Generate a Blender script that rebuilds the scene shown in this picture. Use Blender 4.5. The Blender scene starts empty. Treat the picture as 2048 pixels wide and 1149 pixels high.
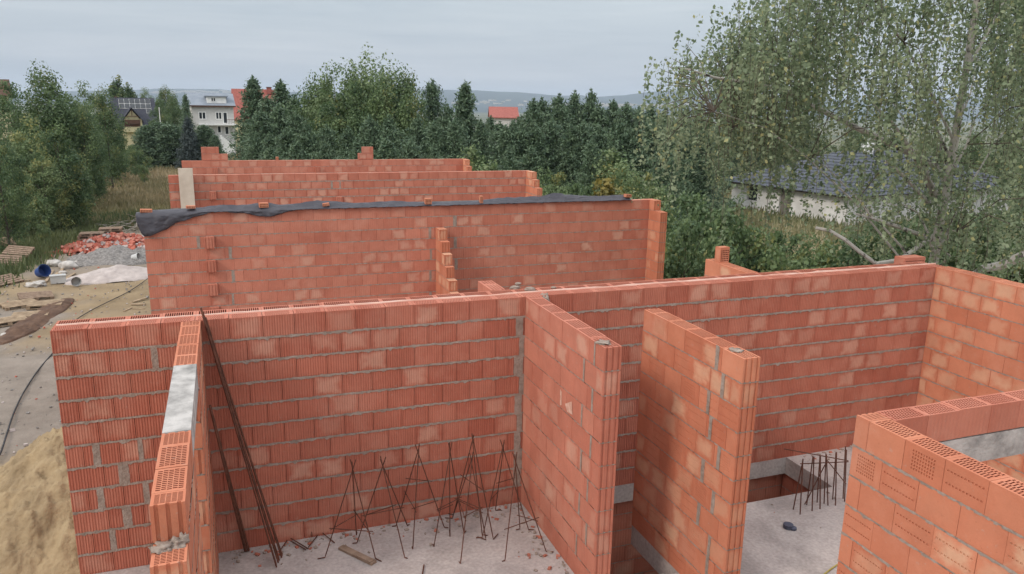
import bpy, bmesh, math, random
import numpy as np
from mathutils import Vector, Matrix, noise
R_ = math.radians
SC = bpy.context.scene
COL = SC.collection
# ---------------------------------------------------------------- camera
CAM = np.array([1.7253, -8.4646, 5.0086]); FPX = 1546.26
YAW, PITCH, ROLL = 0.35618, -0.23247, 0.01831
_f = np.array([math.sin(YAW)*math.cos(PITCH), math.cos(YAW)*math.cos(PITCH), math.sin(PITCH)])
_r = np.array([math.cos(YAW), -math.sin(YAW), 0.0]); _u = np.cross(_r, _f)
CR = math.cos(ROLL)*_r + math.sin(ROLL)*_u; CU = -math.sin(ROLL)*_r + math.cos(ROLL)*_u
cam = bpy.data.cameras.new('camera'); co = bpy.data.objects.new('camera', cam); COL.objects.link(co)
m = Matrix(((CR[0], CU[0], -_f[0], CAM[0]), (CR[1], CU[1], -_f[1], CAM[1]), (CR[2], CU[2], -_f[2], CAM[2]), (0, 0, 0, 1)))
co.matrix_world = m
cam.sensor_width = 36; cam.lens = 36*FPX/2048; cam.clip_start = 0.1; cam.clip_end = 30000
SC.camera = co
SC.view_settings.view_transform = 'Standard'; SC.view_settings.look = 'None'
SC.view_settings.exposure = 0.22; SC.view_settings.gamma = 1.0
# ---------------------------------------------------------------- world: overcast sky
SUN_EL, SUN_AZ = R_(36), R_(-112)      # azimuth from +Y, clockwise
W = bpy.data.worlds.new('World'); SC.world = W; W.use_nodes = True
nt = W.node_tree; nt.nodes.clear()
def N(nt, t, **k):
    n = nt.nodes.new(t)
    for a, b in k.items():
        if a == 'ins':
            for i, v in b.items(): n.inputs[i].default_value = v
        else: setattr(n, a, b)
    return n
out = N(nt, 'ShaderNodeOutputWorld'); bg = N(nt, 'ShaderNodeBackground')
sky = N(nt, 'ShaderNodeTexSky', sky_type='NISHITA', sun_disc=False, sun_elevation=SUN_EL, sun_rotation=SUN_AZ, air_density=1.0, dust_density=3.0)
tc = N(nt, 'ShaderNodeTexCoord'); sep = N(nt, 'ShaderNodeSeparateXYZ'); nt.links.new(tc.outputs['Generated'], sep.inputs[0])
ramp = N(nt, 'ShaderNodeValToRGB'); nt.links.new(sep.outputs['Z'], ramp.inputs[0])
cr = ramp.color_ramp; cr.elements[0].position = 0.0; cr.elements[0].color = (4.65, 5.05, 5.65, 1)
cr.elements[1].position = 1.0; cr.elements[1].color = (16.0, 16.4, 17.0, 1)
e = cr.elements.new(0.05); e.color = (4.95, 5.4, 5.95, 1)
e = cr.elements.new(0.16); e.color = (5.3, 5.95, 6.35, 1)
e = cr.elements.new(0.35); e.color = (9.4, 9.7, 10.0, 1)
mp = N(nt, 'ShaderNodeMapping'); nt.links.new(tc.outputs['Generated'], mp.inputs[0]); mp.inputs['Scale'].default_value = (2.2, 2.2, 26)
mp.inputs['Rotation'].default_value = (0.03, 0.05, 0.3)
nz = N(nt, 'ShaderNodeTexNoise', ins={'Scale': 1.6, 'Detail': 5.0, 'Roughness': 0.55, 'Distortion': 0.5}); nt.links.new(mp.outputs[0], nz.inputs['Vector'])
r2 = N(nt, 'ShaderNodeValToRGB'); nt.links.new(nz.outputs['Fac'], r2.inputs[0])
r2.color_ramp.elements[0].position = 0.3; r2.color_ramp.elements[0].color = (0.90, 0.925, 0.95, 1)
r2.color_ramp.elements[1].position = 0.72; r2.color_ramp.elements[1].color = (1.13, 1.11, 1.09, 1)
mul = N(nt, 'ShaderNodeMix', data_type='RGBA', blend_type='MULTIPLY'); mul.inputs[0].default_value = 1.0
nt.links.new(ramp.outputs[0], mul.inputs[6]); nt.links.new(r2.outputs[0], mul.inputs[7])
mix = N(nt, 'ShaderNodeMix', data_type='RGBA'); mix.inputs[0].default_value = 0.92
nt.links.new(sky.outputs[0], mix.inputs[6]); nt.links.new(mul.outputs[2], mix.inputs[7])
nt.links.new(mix.outputs[2], bg.inputs[0]); bg.inputs[1].default_value = 0.1
nt.links.new(bg.outputs[0], out.inputs[0])
W.cycles.sampling_method = 'AUTOMATIC'
sl = bpy.data.lights.new('sun', 'SUN'); so = bpy.data.objects.new('sun', sl); COL.objects.link(so)
sl.energy = 1.35; sl.angle = R_(14); sl.color = (1.0, 0.90, 0.80)
sd = Vector((math.sin(SUN_AZ)*math.cos(SUN_EL), math.cos(SUN_AZ)*math.cos(SUN_EL), math.sin(SUN_EL)))
so.rotation_euler = sd.to_track_quat('Z', 'Y').to_euler()
SC.cycles.volume_bounces = 0; SC.cycles.max_bounces = 6; SC.cycles.diffuse_bounces = 3; SC.cycles.transparent_max_bounces = 8
# ---------------------------------------------------------------- helpers
rng = np.random.default_rng(7); random.seed(7)
def at(px, py, depth):
    """point in the place seen at photo pixel px,py (2048 wide) at this forward distance"""
    d = _f + (px-1024)/FPX*CR - (py-574.5)/FPX*CU
    return CAM + d*depth
def on_plane(px, py, z):
    d = _f + (px-1024)/FPX*CR - (py-574.5)/FPX*CU
    return CAM + d*((z-CAM[2])/d[2])
def tag(o, label=None, cat=None, group=None, kind=None):
    if label: o['label'] = label
    if cat: o['category'] = cat
    if group: o['group'] = group
    if kind: o['kind'] = kind
    return o
def empty(name, loc=(0, 0, 0), rz=0.0):
    o = bpy.data.objects.new(name, None); COL.objects.link(o); o.location = loc; o.rotation_euler = (0, 0, rz); o.empty_display_size = 0.2
    return o
def copy_tree(o, parent=None):
    c = o.copy(); COL.objects.link(c); c.parent = parent
    for ch in list(o.children): copy_tree(ch, c)
    return c
class MB:
    def __init__(s): s.V = []; s.F = []; s.M = []; s.C = []; s.U = []
    def face(s, pts, mi=0, c=(0.5, 0, 0), uv=None):
        n = len(s.V); s.V.extend(pts); s.F.append(tuple(range(n, n+len(pts)))); s.M.append(mi); s.C.append(c)
        s.U.extend(uv if uv else [(0.5, 0.5)]*len(pts))
    def box(s, x0, y0, z0, x1, y1, z1, mi=0, c=(0.5, 0, 0), M=None, skip=''):
        p = [(x0, y0, z0), (x1, y0, z0), (x1, y1, z0), (x0, y1, z0), (x0, y0, z1), (x1, y0, z1), (x1, y1, z1), (x0, y1, z1)]
        if M is not None: p = [tuple(M @ Vector(q)) for q in p]
        uv = [(0, 0), (1, 0), (1, 1), (0, 1)]
        for k, f in zip('bfrklt', ((0, 3, 2, 1), (0, 1, 5, 4), (1, 2, 6, 5), (2, 3, 7, 6), (3, 0, 4, 7), (4, 5, 6, 7))):
            if k not in skip: s.face([p[i] for i in f], mi, c, uv)
    def tube(s, pts, r, n=6, mi=0, c=(0.5, 0, 0), cap=True):
        pts = [Vector(p) for p in pts]; rs = r if isinstance(r, (list, tuple)) else [r]*len(pts)
        rings = []; up = Vector((0, 0, 1))
        for i, p in enumerate(pts):
            t = (pts[min(i+1, len(pts)-1)]-pts[max(i-1, 0)])
            if t.length < 1e-9: t = Vector((0, 0, 1))
            t.normalize(); a = t.cross(up)
            if a.length < 0.05: a = t.cross(Vector((1, 0, 0)))
            a.normalize(); b = t.cross(a)
            rings.append([tuple(p + (a*math.cos(2*math.pi*k/n) + b*math.sin(2*math.pi*k/n))*rs[i]) for k in range(n)])
        for i in range(len(rings)-1):
            for k in range(n):
                s.face([rings[i][k], rings[i+1][k], rings[i+1][(k+1) % n], rings[i][(k+1) % n]], mi, c, [(k/n, i), (k/n, i+1), ((k+1)/n, i+1), ((k+1)/n, i)])
        if cap: s.face(rings[0][::-1], mi, c); s.face(rings[-1], mi, c)
    def panel(s, o, U, Vv, w, h, rows, depth, mi=0, c=(0.5, 0, 0), mi2=None, uvr=None):
        """flat panel with rows of rectangular recesses: rows = [(v0, v1, [(u0,u1)...])...]; the recess goes along -(U x V)"""
        o = Vector(o); U = Vector(U); Vv = Vector(Vv); Nn = U.cross(Vv).normalized(); mi2 = mi if mi2 is None else mi2
        P = lambda u, v, d=0: tuple(o + U*u + Vv*v - Nn*d)
        def q(u0, v0, u1, v1, d=0, m_=None):
            if u1-u0 < 1e-5 or v1-v0 < 1e-5: return
            s.face([P(u0, v0, d), P(u1, v0, d), P(u1, v1, d), P(u0, v1, d)], mi if m_ is None else m_, c, [(u0/w, v0/h), (u1/w, v0/h), (u1/w, v1/h), (u0/w, v1/h)])
        vc = 0
        for v0, v1, sl_ in rows:
            q(0, vc, w, v0); uc = 0
            for u0, u1 in sl_:
                q(uc, v0, u0, v1); uc = u1
                q(u0, v0, u1, v1, depth, mi2)
                for A, B in (((u0, v0), (u1, v0)), ((u1, v0), (u1, v1)), ((u1, v1), (u0, v1)), ((u0, v1), (u0, v0))):
                    s.face([P(*A), P(*A, depth), P(*B, depth), P(*B)], mi2, c)
            q(uc, v0, w, v1); vc = v1
        q(0, vc, w, h)
    def build(s, name, mats, parent=None, loc=None, smooth=False):
        me = bpy.data.meshes.new(name); me.from_pydata(s.V, [], s.F)
        mats = mats if isinstance(mats, (list, tuple)) else [mats]
        for m_ in mats: me.materials.append(m_)
        me.polygons.foreach_set('material_index', s.M)
        a = me.attributes.new('blk', 'FLOAT_COLOR', 'FACE'); a.data.foreach_set('color', np.array([(x[0], x[1], x[2], 1) for x in s.C], 'f').ravel())
        uvl = me.uv_layers.new(name='uv'); uvl.data.foreach_set('uv', np.array(s.U, 'f').ravel())
        if smooth: me.polygons.foreach_set('use_smooth', [True]*len(s.F))
        me.update(); o = bpy.data.objects.new(name, me); COL.objects.link(o)
        if parent is not None: o.parent = parent
        if loc is not None: o.location = loc
        return o
def np_mesh(name, V, F, tint=None, mats=(), smooth=False):
    """V (n,3), F (m,k) arrays; tint per face (m,3)"""
    me = bpy.data.meshes.new(name); k = F.shape[1]
    me.vertices.add(len(V)); me.vertices.foreach_set('co', np.asarray(V, 'f').ravel())
    me.loops.add(F.size); me.loops.foreach_set('vertex_index', np.asarray(F, 'i').ravel())
    me.polygons.add(len(F)); me.polygons.foreach_set('loop_start', np.arange(0, F.size, k, dtype='i'))
    me.polygons.foreach_set('loop_total', np.full(len(F), k, 'i'))
    if smooth: me.polygons.foreach_set('use_smooth', np.ones(len(F), bool))
    me.update(calc_edges=True)
    if tint is not None:
        a = me.attributes.new('blk', 'FLOAT_COLOR', 'FACE'); t = np.ones((len(F), 4), 'f'); t[:, :tint.shape[1]] = tint; a.data.foreach_set('color', t.ravel())
    for m_ in mats: me.materials.append(m_)
    return me
def link(name, me, parent=None, loc=None):
    o = bpy.data.objects.new(name, me); COL.objects.link(o)
    if parent is not None: o.parent = parent
    if loc is not None: o.location = loc
    return o
# ---------------------------------------------------------------- materials
def mat(name, rough=0.9):
    m_ = bpy.data.materials.new(name); m_.use_nodes = True; n = m_.node_tree; b = n.nodes['Principled BSDF']; b.inputs['Roughness'].default_value = rough
    b.inputs['Specular IOR Level'].default_value = 0.25
    return m_, n, b
def noise_mat(name, c1, c2, scale=3.0, rough=0.9, bump=0.0, bscale=None, detail=6.0, metallic=0.0, lo=0.35, hi=0.65, dist=0.02):
    m_, n, b = mat(name, rough); b.inputs['Metallic'].default_value = metallic
    t = N(n, 'ShaderNodeTexCoord'); z = N(n, 'ShaderNodeTexNoise', ins={'Scale': scale, 'Detail': detail, 'Roughness': 0.6}); n.links.new(t.outputs['Object'], z.inputs['Vector'])
    r = N(n, 'ShaderNodeValToRGB'); r.color_ramp.elements[0].position = lo; r.color_ramp.elements[1].position = hi
    r.color_ramp.elements[0].color = (*c1, 1); r.color_ramp.elements[1].color = (*c2, 1)
    n.links.new(z.outputs['Fac'], r.inputs[0]); n.links.new(r.outputs[0], b.inputs['Base Color'])
    if bump:
        z2 = N(n, 'ShaderNodeTexNoise', ins={'Scale': bscale or scale*6, 'Detail': 5.0}); n.links.new(t.outputs['Object'], z2.inputs['Vector'])
        bp = N(n, 'ShaderNodeBump', ins={'Strength': bump, 'Distance': dist}); n.links.new(z2.outputs['Fac'], bp.inputs['Height']); n.links.new(bp.outputs[0], b.inputs['Normal'])
    return m_
def mixc(n, fac, a, b_, blend='MIX'):
    x = N(n, 'ShaderNodeMix', data_type='RGBA', blend_type=blend)
    for i, v in ((0, fac), (6, a), (7, b_)):
        if hasattr(v, 'is_linked') or hasattr(v, 'links'): n.links.new(v, x.inputs[i])
        elif isinstance(v, tuple): x.inputs[i].default_value = (*v, 1)
        else: x.inputs[i].default_value = v
    return x.outputs[2]
def math_(n, op, a, b_=None, clamp=False):
    x = N(n, 'ShaderNodeMath', operation=op, use_clamp=clamp)
    for i, v in ((0, a), (1, b_)):
        if v is None: continue
        if hasattr(v, 'links'): n.links.new(v, x.inputs[i])
        else: x.inputs[i].default_value = v
    return x.outputs[0]
def clay_mat(name, deep, light, pale, groove=1.0, wv=0.6):
    m_, n, b = mat(name, 0.88)
    at_ = N(n, 'ShaderNodeAttribute', attribute_name='blk'); s = N(n, 'ShaderNodeSeparateColor'); n.links.new(at_.outputs['Color'], s.inputs[0])
    t = N(n, 'ShaderNodeTexCoord')
    base = mixc(n, s.outputs[0], deep, light)
    # pale dried patch around the middle of a block
    sx = N(n, 'ShaderNodeSeparateXYZ'); n.links.new(t.outputs['UV'], sx.inputs[0])
    def hump(o): return math_(n, 'MULTIPLY', math_(n, 'MULTIPLY', o, math_(n, 'SUBTRACT', 1.0, o)), 4.0, True)
    h = math_(n, 'MINIMUM', hump(sx.outputs[0]), hump(sx.outputs[1]))
    z = N(n, 'ShaderNodeTexNoise', ins={'Scale': 5.0, 'Detail': 4.0, 'Roughness': 0.6}); n.links.new(t.outputs['Object'], z.inputs['Vector'])
    k = math_(n, 'ADD', h, math_(n, 'MULTIPLY', math_(n, 'SUBTRACT', z.outputs['Fac'], 0.5), 2.2))
    r = N(n, 'ShaderNodeMapRange', interpolation_type='SMOOTHSTEP', ins={1: 0.05, 2: 0.95, 3: 0.0, 4: 1.0}); n.links.new(k, r.inputs[0])
    base = mixc(n, math_(n, 'MULTIPLY', r.outputs[0], s.outputs[1]), base, pale)
    z2 = N(n, 'ShaderNodeTexNoise', ins={'Scale': 2.2, 'Detail': 8.0, 'Roughness': 0.7}); n.links.new(t.outputs['Object'], z2.inputs['Vector'])
    r3 = N(n, 'ShaderNodeMapRange', ins={1: 0.3, 2: 0.7, 3: 0.86, 4: 1.12}); n.links.new(z2.outputs['Fac'], r3.inputs[0])
    base = mixc(n, 1.0, base, r3.outputs[0], 'MULTIPLY')
    # lime / dust streaks
    z4 = N(n, 'ShaderNodeTexNoise', ins={'Scale': 1.1, 'Detail': 6.0, 'Roughness': 0.65}); n.links.new(t.outputs['Object'], z4.inputs['Vector'])
    r4 = N(n, 'ShaderNodeMapRange', ins={1: 0.52, 2: 0.75, 3: 0.0, 4: 0.35}); n.links.new(z4.outputs['Fac'], r4.inputs[0])
    base = mixc(n, r4.outputs[0], base, (0.46, 0.30, 0.23))
    z5 = N(n, 'ShaderNodeTexNoise', ins={'Scale': 17.0, 'Detail': 7.0, 'Roughness': 0.7}); n.links.new(t.outputs['Object'], z5.inputs['Vector'])
    r5 = N(n, 'ShaderNodeMapRange', ins={1: 0.60, 2: 0.72, 3: 0.0, 4: 0.5}); n.links.new(z5.outputs['Fac'], r5.inputs[0])
    base = mixc(n, r5.outputs[0], base, (0.42, 0.32, 0.26))
    r6 = N(n, 'ShaderNodeMapRange', ins={1: 0.28, 2: 0.38, 3: 0.35, 4: 0.0}); n.links.new(z5.outputs['Fac'], r6.inputs[0])
    base = mixc(n, r6.outputs[0], base, (0.22, 0.07, 0.045))
    n.links.new(base, b.inputs['Base Color'])
    w = N(n, 'ShaderNodeTexWave', wave_type='BANDS', bands_direction='X', ins={'Scale': 2.55*groove, 'Distortion': 0.0}); n.links.new(t.outputs['UV'], w.inputs['Vector'])
    z3 = N(n, 'ShaderNodeTexNoise', ins={'Scale': 60.0, 'Detail': 4.0}); n.links.new(t.outputs['Object'], z3.inputs['Vector'])
    hsum = math_(n, 'ADD', math_(n, 'MULTIPLY', w.outputs['Fac'], wv), z3.outputs['Fac'])
    bp = N(n, 'ShaderNodeBump', ins={'Strength': 0.45, 'Distance': 0.006}); n.links.new(hsum, bp.inputs['Height']); n.links.new(bp.outputs[0], b.inputs['Normal'])
    return m_
CLAY = clay_mat('fired_clay', (0.40, 0.122, 0.078), (0.53, 0.203, 0.136), (0.55, 0.285, 0.205))
CLAYO = clay_mat('orange_fired_clay', (0.44, 0.135, 0.073), (0.57, 0.220, 0.128), (0.60, 0.335, 0.215), 1.4, 0.0)
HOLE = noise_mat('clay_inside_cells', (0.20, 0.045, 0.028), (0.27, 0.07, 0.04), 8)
MORT = noise_mat('grey_mortar', (0.245, 0.19, 0.155), (0.36, 0.295, 0.25), 9, bump=0.6, bscale=40)
CONC = noise_mat('concrete', (0.36, 0.315, 0.295), (0.47, 0.42, 0.395), 1.6, bump=0.35, bscale=18, lo=0.3, hi=0.7)
_n = CONC.node_tree; _b = _n.nodes['Principled BSDF']; _l = _b.inputs['Base Color'].links[0].from_socket; _t = N(_n, 'ShaderNodeTexCoord')
_z = N(_n, 'ShaderNodeTexNoise', ins={'Scale': 0.55, 'Detail': 9.0, 'Roughness': 0.72, 'Distortion': 0.6}); _n.links.new(_t.outputs['Object'], _z.inputs['Vector'])
_r = N(_n, 'ShaderNodeMapRange', ins={1: 0.40, 2: 0.56, 3: 0.74, 4: 1.05}); _n.links.new(_z.outputs['Fac'], _r.inputs[0])
_z2 = N(_n, 'ShaderNodeTexNoise', ins={'Scale': 26.0, 'Detail': 4.0}); _n.links.new(_t.outputs['Object'], _z2.inputs['Vector'])
_r2 = N(_n, 'ShaderNodeMapRange', ins={1: 0.3, 2: 0.7, 3: 0.84, 4: 1.12}); _n.links.new(_z2.outputs['Fac'], _r2.inputs[0])
_n.links.new(mixc(_n, 1.0, mixc(_n, 1.0, _l, _r.outputs[0], 'MULTIPLY'), _r2.outputs[0], 'MULTIPLY'), _b.inputs['Base Color'])
LINT = noise_mat('lintel_concrete', (0.20, 0.19, 0.18), (0.50, 0.475, 0.45), 5.0, bump=0.5, bscale=25, lo=0.3, hi=0.62)
STEEL = noise_mat('rusty_steel', (0.075, 0.032, 0.022), (0.15, 0.06, 0.038), 14, rough=0.75)
FOAM = noise_mat('pale_foam', (0.75, 0.48, 0.38), (0.92, 0.74, 0.64), 3)
# ---------------------------------------------------------------- block walls
BL, BH = 0.3344, 0.25
def profile(L, T, nF, nB, eL, eR, g=0.0055, ge=0.013):
    P = []
    def edge(a, b, n, d, inn, fr=0.42):
        if n <= 0: P.append(a); return
        P.append(a)
        for i in range(n):
            t0 = (i+0.5-fr/2)/n; t1 = (i+0.5+fr/2)/n
            for t, dd in ((t0, 0), (t0+0.06/n, d), (t1-0.06/n, d), (t1, 0)):
                P.append((a[0]+(b[0]-a[0])*t+inn[0]*dd, a[1]+(b[1]-a[1])*t+inn[1]*dd))
    edge((0, 0), (L, 0), nF, g, (0, 1)); edge((L, 0), (L, T), 3 if eR else 0, ge, (-1, 0), 0.4)
    edge((L, T), (0, T), nB, g, (0, -1)); edge((0, T), (0, 0), 3 if eL else 0, ge, (1, 0), 0.4)
    return P
def slots_top(kind, w, h):
    rows = []
    if kind == 'across':        # slots elongated across the wall, in staggered rows along it: rows run along u here
        n = 11; dv = h/4.6
        nr = 5
        for j in range(nr):
            v0 = h*(0.05 + 0.90*j/nr); v1 = v0 + h*0.90/nr*0.84; st = 0.5 if j % 2 else 0.0
            sl_ = []
            for i in range(n):
                u0 = w*(0.03+0.94*(i+0.18+0.5*st*0.9)/n); u1 = u0 + w*0.94/n*0.50
                if u1 < w*0.985: sl_.append((u0, u1))
            rows.append((v0, v1, sl_))
    elif kind == 'big':
        n = 13
        rows.append((h*0.10, h*0.90, [(w*(0.03+0.94*(i+0.2)/n), w*(0.03+0.94*(i+0.8)/n)) for i in range(n)]))
    elif kind == 'fine':
        n = 15
        for j in range(4):
            v0 = h*(0.06+0.88*j/4); rows.append((v0, v0+h*0.88/4*0.66, [(w*(0.03+0.94*(i+0.2+(0.4 if j % 2 else 0))/n), w*(0.03+0.94*(i+0.62+(0.4 if j % 2 else 0))/n)) for i in range(n-1)]))
    return rows
def block_wall(name, label, x, y, axis, length, T=0.188, z0=0.0, n=11, ext=None, holes=(), tops='across', flutes=(12, 0), fstyle=None, mats=None,
               palef=0.35, seed=1, mort=(), bed=1.0, darkbias=0.0, shift=0, lintels=(), group=None, teeth=None, litmort=0, category='wall', parent=None):
    """blocks laid course by course. local u runs along the wall, v across it, z up. ext(i) -> (u0,u1) of course i (0 = bottom)"""
    rd = random.Random(seed); b = MB()
    if axis == 'x': X = lambda u, v, z: (u, v, z)
    else: X = lambda u, v, z: (v, u, z)        # mirrored: front (v=0) faces -x when along y
    flip = axis != 'x'
    def face(pts, mi, c, uv=None):
        q = [X(*p) for p in pts]
        if flip: q = q[::-1]; uv = uv[::-1] if uv else None
        b.face(q, mi, c, uv)
    exts = []
    for i in range(n):
        u0, u1 = (0, length) if ext is None else ext(i)
        segs = [(u0, u1)]
        for (h0, h1, c0, c1) in holes:
            if c0 <= i < c1:
                ns = []
                for a, d in segs:
                    if h0 > a+0.02: ns.append((a, min(h0, d)))
                    if h1 < d-0.02: ns.append((max(h1, a), d))
                    if h1 <= a or h0 >= d: ns.append((a, d)) if (a, d) not in ns else None
                segs = ns
        exts.append(segs)
    for i in range(n):
        zb = z0+i*BH; zt = zb+BH-0.006-0.008*min(1, bed)
        for (u0, u1) in exts[i]:
            off = (0.5 if (i+shift) % 2 else 0.0)*BL
            cuts = [u0]; k = math.floor((u0-off)/BL)+1
            while off+k*BL < u1-0.04:
                if off+k*BL > u0+0.04: cuts.append(off+k*BL + rd.uniform(-0.006, 0.006))
                k += 1
            cuts.append(u1)
            for j in range(len(cuts)-1):
                a, d = cuts[j], cuts[j+1]; gap = 0.0035 if bed < 1.5 else 0.0065
                L = d-a-gap; off_v = rd.uniform(-0.002, 0.002)
                tnt = min(1, max(0, rd.gauss(0.47-darkbias, 0.15))); pale = (rd.uniform(0.4, 1.0) if rd.random() < palef else rd.uniform(0, 0.12))
                c = (tnt, pale, rd.random())
                above = i == n-1 or not any(s0 <= a+0.01 and s1 >= d-0.01 for s0, s1 in exts[i+1])
                below = i > 0 and not any(s0 <= a+0.01 and s1 >= d-0.01 for s0, s1 in exts[i-1])
                eL = j == 0; eR = j == len(cuts)-2
                nf = flutes[0] if L > 0.2 else flutes[0]//2; nb = flutes[1] if L > 0.2 else flutes[1]//2
                P = profile(L, T, 0 if fstyle == 'dots' else nf, nb, eL and L > 0.1, eR and L > 0.1)
                ztj = zt + (rd.uniform(-0.003, 0.003) if above else 0)
                per = 0
                for q in range(len(P)):
                    p, r = P[q], P[(q+1) % len(P)]
                    if fstyle == 'dots' and p[1] == 0 and r[1] == 0: continue
                    uvx = (p[0]/L, r[0]/L) if abs(p[1]-r[1]) < T*0.5 and (p[1] < 0.02 or p[1] > T-0.02) and abs(p[0]-r[0]) > 1e-4 or (p[1] < .01) or (p[1] > T-.01) else (p[1]/T, r[1]/T)
                    face([(a+p[0], p[1]+off_v, zb), (a+r[0], r[1]+off_v, zb), (a+r[0], r[1]+off_v, ztj), (a+p[0], p[1]+off_v, ztj)], 0, c, [(uvx[0], 0), (uvx[1], 0), (uvx[1], 1), (uvx[0], 1)])
                if fstyle == 'dots':
                    rows = []
                    hh = ztj-zb
                    style = rd.random()
                    if style < 0.62 and L > 0.2:
                        for fz in (0.30, 0.68): rows.append((hh*fz, hh*fz+0.013, [(L*(0.05+0.9*(t+0.15)/11), L*(0.05+0.9*(t+0.8)/11)) for t in range(11)]))
                    elif style < 0.72 and L > 0.2:
                        for fz in range(6): rows.append((hh*(0.2+0.11*fz), hh*(0.2+0.11*fz)+0.016, [(L*(0.2+0.6*(t+0.2)/9), L*(0.2+0.6*(t+0.75)/9)) for t in range(9)]))
                    if axis == 'x': b.panel((a, off_v, zb), (1, 0, 0), (0, 0, 1), L, hh, rows, 0.008, 0, c, 0)
                    else: b.panel((off_v, a+L, zb), (0, -1, 0), (0, 0, 1), L, hh, rows, 0.008 if length > 3 else 0.003, 0, c, 0)
                g = 0.0056; gu = 0.0135
                if above:
                    if tops:
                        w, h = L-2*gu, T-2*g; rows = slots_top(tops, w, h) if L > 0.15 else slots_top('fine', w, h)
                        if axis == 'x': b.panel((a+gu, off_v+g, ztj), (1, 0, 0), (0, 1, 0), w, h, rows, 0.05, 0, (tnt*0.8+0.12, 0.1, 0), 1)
                        else:
                            b.panel((off_v+T-g, a+gu, ztj), (0, 1, 0), (-1, 0, 0), w, h, rows, 0.05, 0, (tnt*0.8+0.12, 0.1, 0), 1)
                        cl = lambda p: (min(max(p[0], gu), L-gu), min(max(p[1], g), T-g))
                        for q in range(len(P)):
                            p, r = P[q], P[(q+1) % len(P)]; p2, r2_ = cl(p), cl(r)
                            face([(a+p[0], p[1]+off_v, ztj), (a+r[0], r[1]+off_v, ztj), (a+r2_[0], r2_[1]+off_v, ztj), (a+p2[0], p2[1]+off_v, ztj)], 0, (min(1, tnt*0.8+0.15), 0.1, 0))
                    else: face([(a+p[0], p[1]+off_v, ztj) for p in P], 0, (min(1, tnt+0.3), pale, 0))
                if below: face([(a+p[0], p[1]+off_v, zb) for p in P][::-1], 0, c)
            # core so that no light leaks through the joints
            cu0, cu1 = u0+0.03, u1-0.03
            if cu1 > cu0:
                for pts in ([(cu0, 0.03, zb), (cu1, 0.03, zb), (cu1, 0.03, zt-0.06), (cu0, 0.03, zt-0.06)], [(cu1, T-0.03, zb), (cu0, T-0.03, zb), (cu0, T-0.03, zt-0.06), (cu1, T-0.03, zt-0.06)]):
                    face(pts, 1, (0.2, 0, 0))
            # mortar bed on top of this course (if anything above)
            if i < n-1:
                for (s0, s1) in exts[i+1]:
                    a0, a1 = max(u0, s0), min(u1, s1)
                    if a1-a0 < 0.05: continue
                    st = max(2, int((a1-a0)/0.028))
                    for side in (0, 1):
                        prev = None
                        for t in range(st+1):
                            uu = a0+(a1-a0)*t/st; big = rd.random() < 0.10
                            pr = 0.0025*bed - (0 if rd.random() < 0.6*bed+0.15 else 0.008); vv = -pr if side == 0 else T+pr
                            zl = zt-0.002-abs(rd.gauss(0, 0.0045))*bed-(0.008*bed if big else 0); zh = zb+BH+0.001+abs(rd.gauss(0, 0.0025))*bed
                            cur = (uu, vv, zl, zh)
                            if prev:
                                p4 = [(prev[0], prev[1], prev[2]), (uu, vv, zl), (uu, vv, zh), (prev[0], prev[1], prev[3])]
                                if side: p4 = p4[::-1]
                                face(p4, 2, (0.5, 0, 0))
                            prev = cur
                    for ue, sgn in ((a0, -1), (a1, 1)):
                        p4 = [(ue-0.004*sgn, 0.004, zt-0.004), (ue-0.004*sgn, T-0.004, zt-0.004), (ue-0.004*sgn, T-0.004, zb+BH+0.004), (ue-0.004*sgn, 0.004, zb+BH+0.004)]
                        face(p4 if sgn > 0 else p4[::-1], 2, (0.5, 0, 0))
                if bed > 0 and i < n-1:   # mortar seen on top of a step
                    pass
        for (mu, mw, mc, side) in mort:        # grey mortar smeared in a wide vertical joint
            if i in mc:
                jx = mu+rd.uniform(-0.02, 0.02); w0 = mw*rd.uniform(0.7, 1.15); nz_ = 7; prev = None
                for t in range(nz_+1):
                    z_ = zb-0.004+(zt-zb+0.01)*t/nz_; l_ = jx-w0/2-rd.uniform(0, 0.008); r_ = jx+w0/2+rd.uniform(0, 0.008); vv = -0.004 if side == 0 else T+0.004
                    if prev:
                        p4 = [(prev[0], vv, prev[2]), (prev[1], vv, prev[2]), (r_, vv, z_), (l_, vv, z_)]
                        face(p4 if side == 0 else p4[::-1], 2, (0.5, 0, 0))
                    prev = (l_, r_, z_)
    o = b.build(name, mats or [CLAY, HOLE, MORT], parent, (x, y, 0))
    if parent is None: tag(o, label, category, group)
    return o
def lump(name, loc, sx, sy, sz, material, parent=None, seed=0, sub=3, amp=0.35):
    bm = bmesh.new(); bmesh.ops.create_icosphere(bm, subdivisions=sub, radius=1.0)
    for v in bm.verts:
        k = 1+amp*noise.fractal(v.co*1.7+Vector((seed*7.1, seed, 0)), 0.9, 2.0, 4); v.co = Vector((v.co.x*sx*k, v.co.y*sy*k, v.co.z*sz*k))
    me = bpy.data.meshes.new(name); bm.to_mesh(me); bm.free(); me.materials.append(material)
    for p in me.polygons: p.use_smooth = True
    o = link(name, me, parent)
    if parent is not None: loc = Vector(loc)-Vector(parent.location)
    o.location = loc
    return o
WG = 'red hollow clay block walls'
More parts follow.
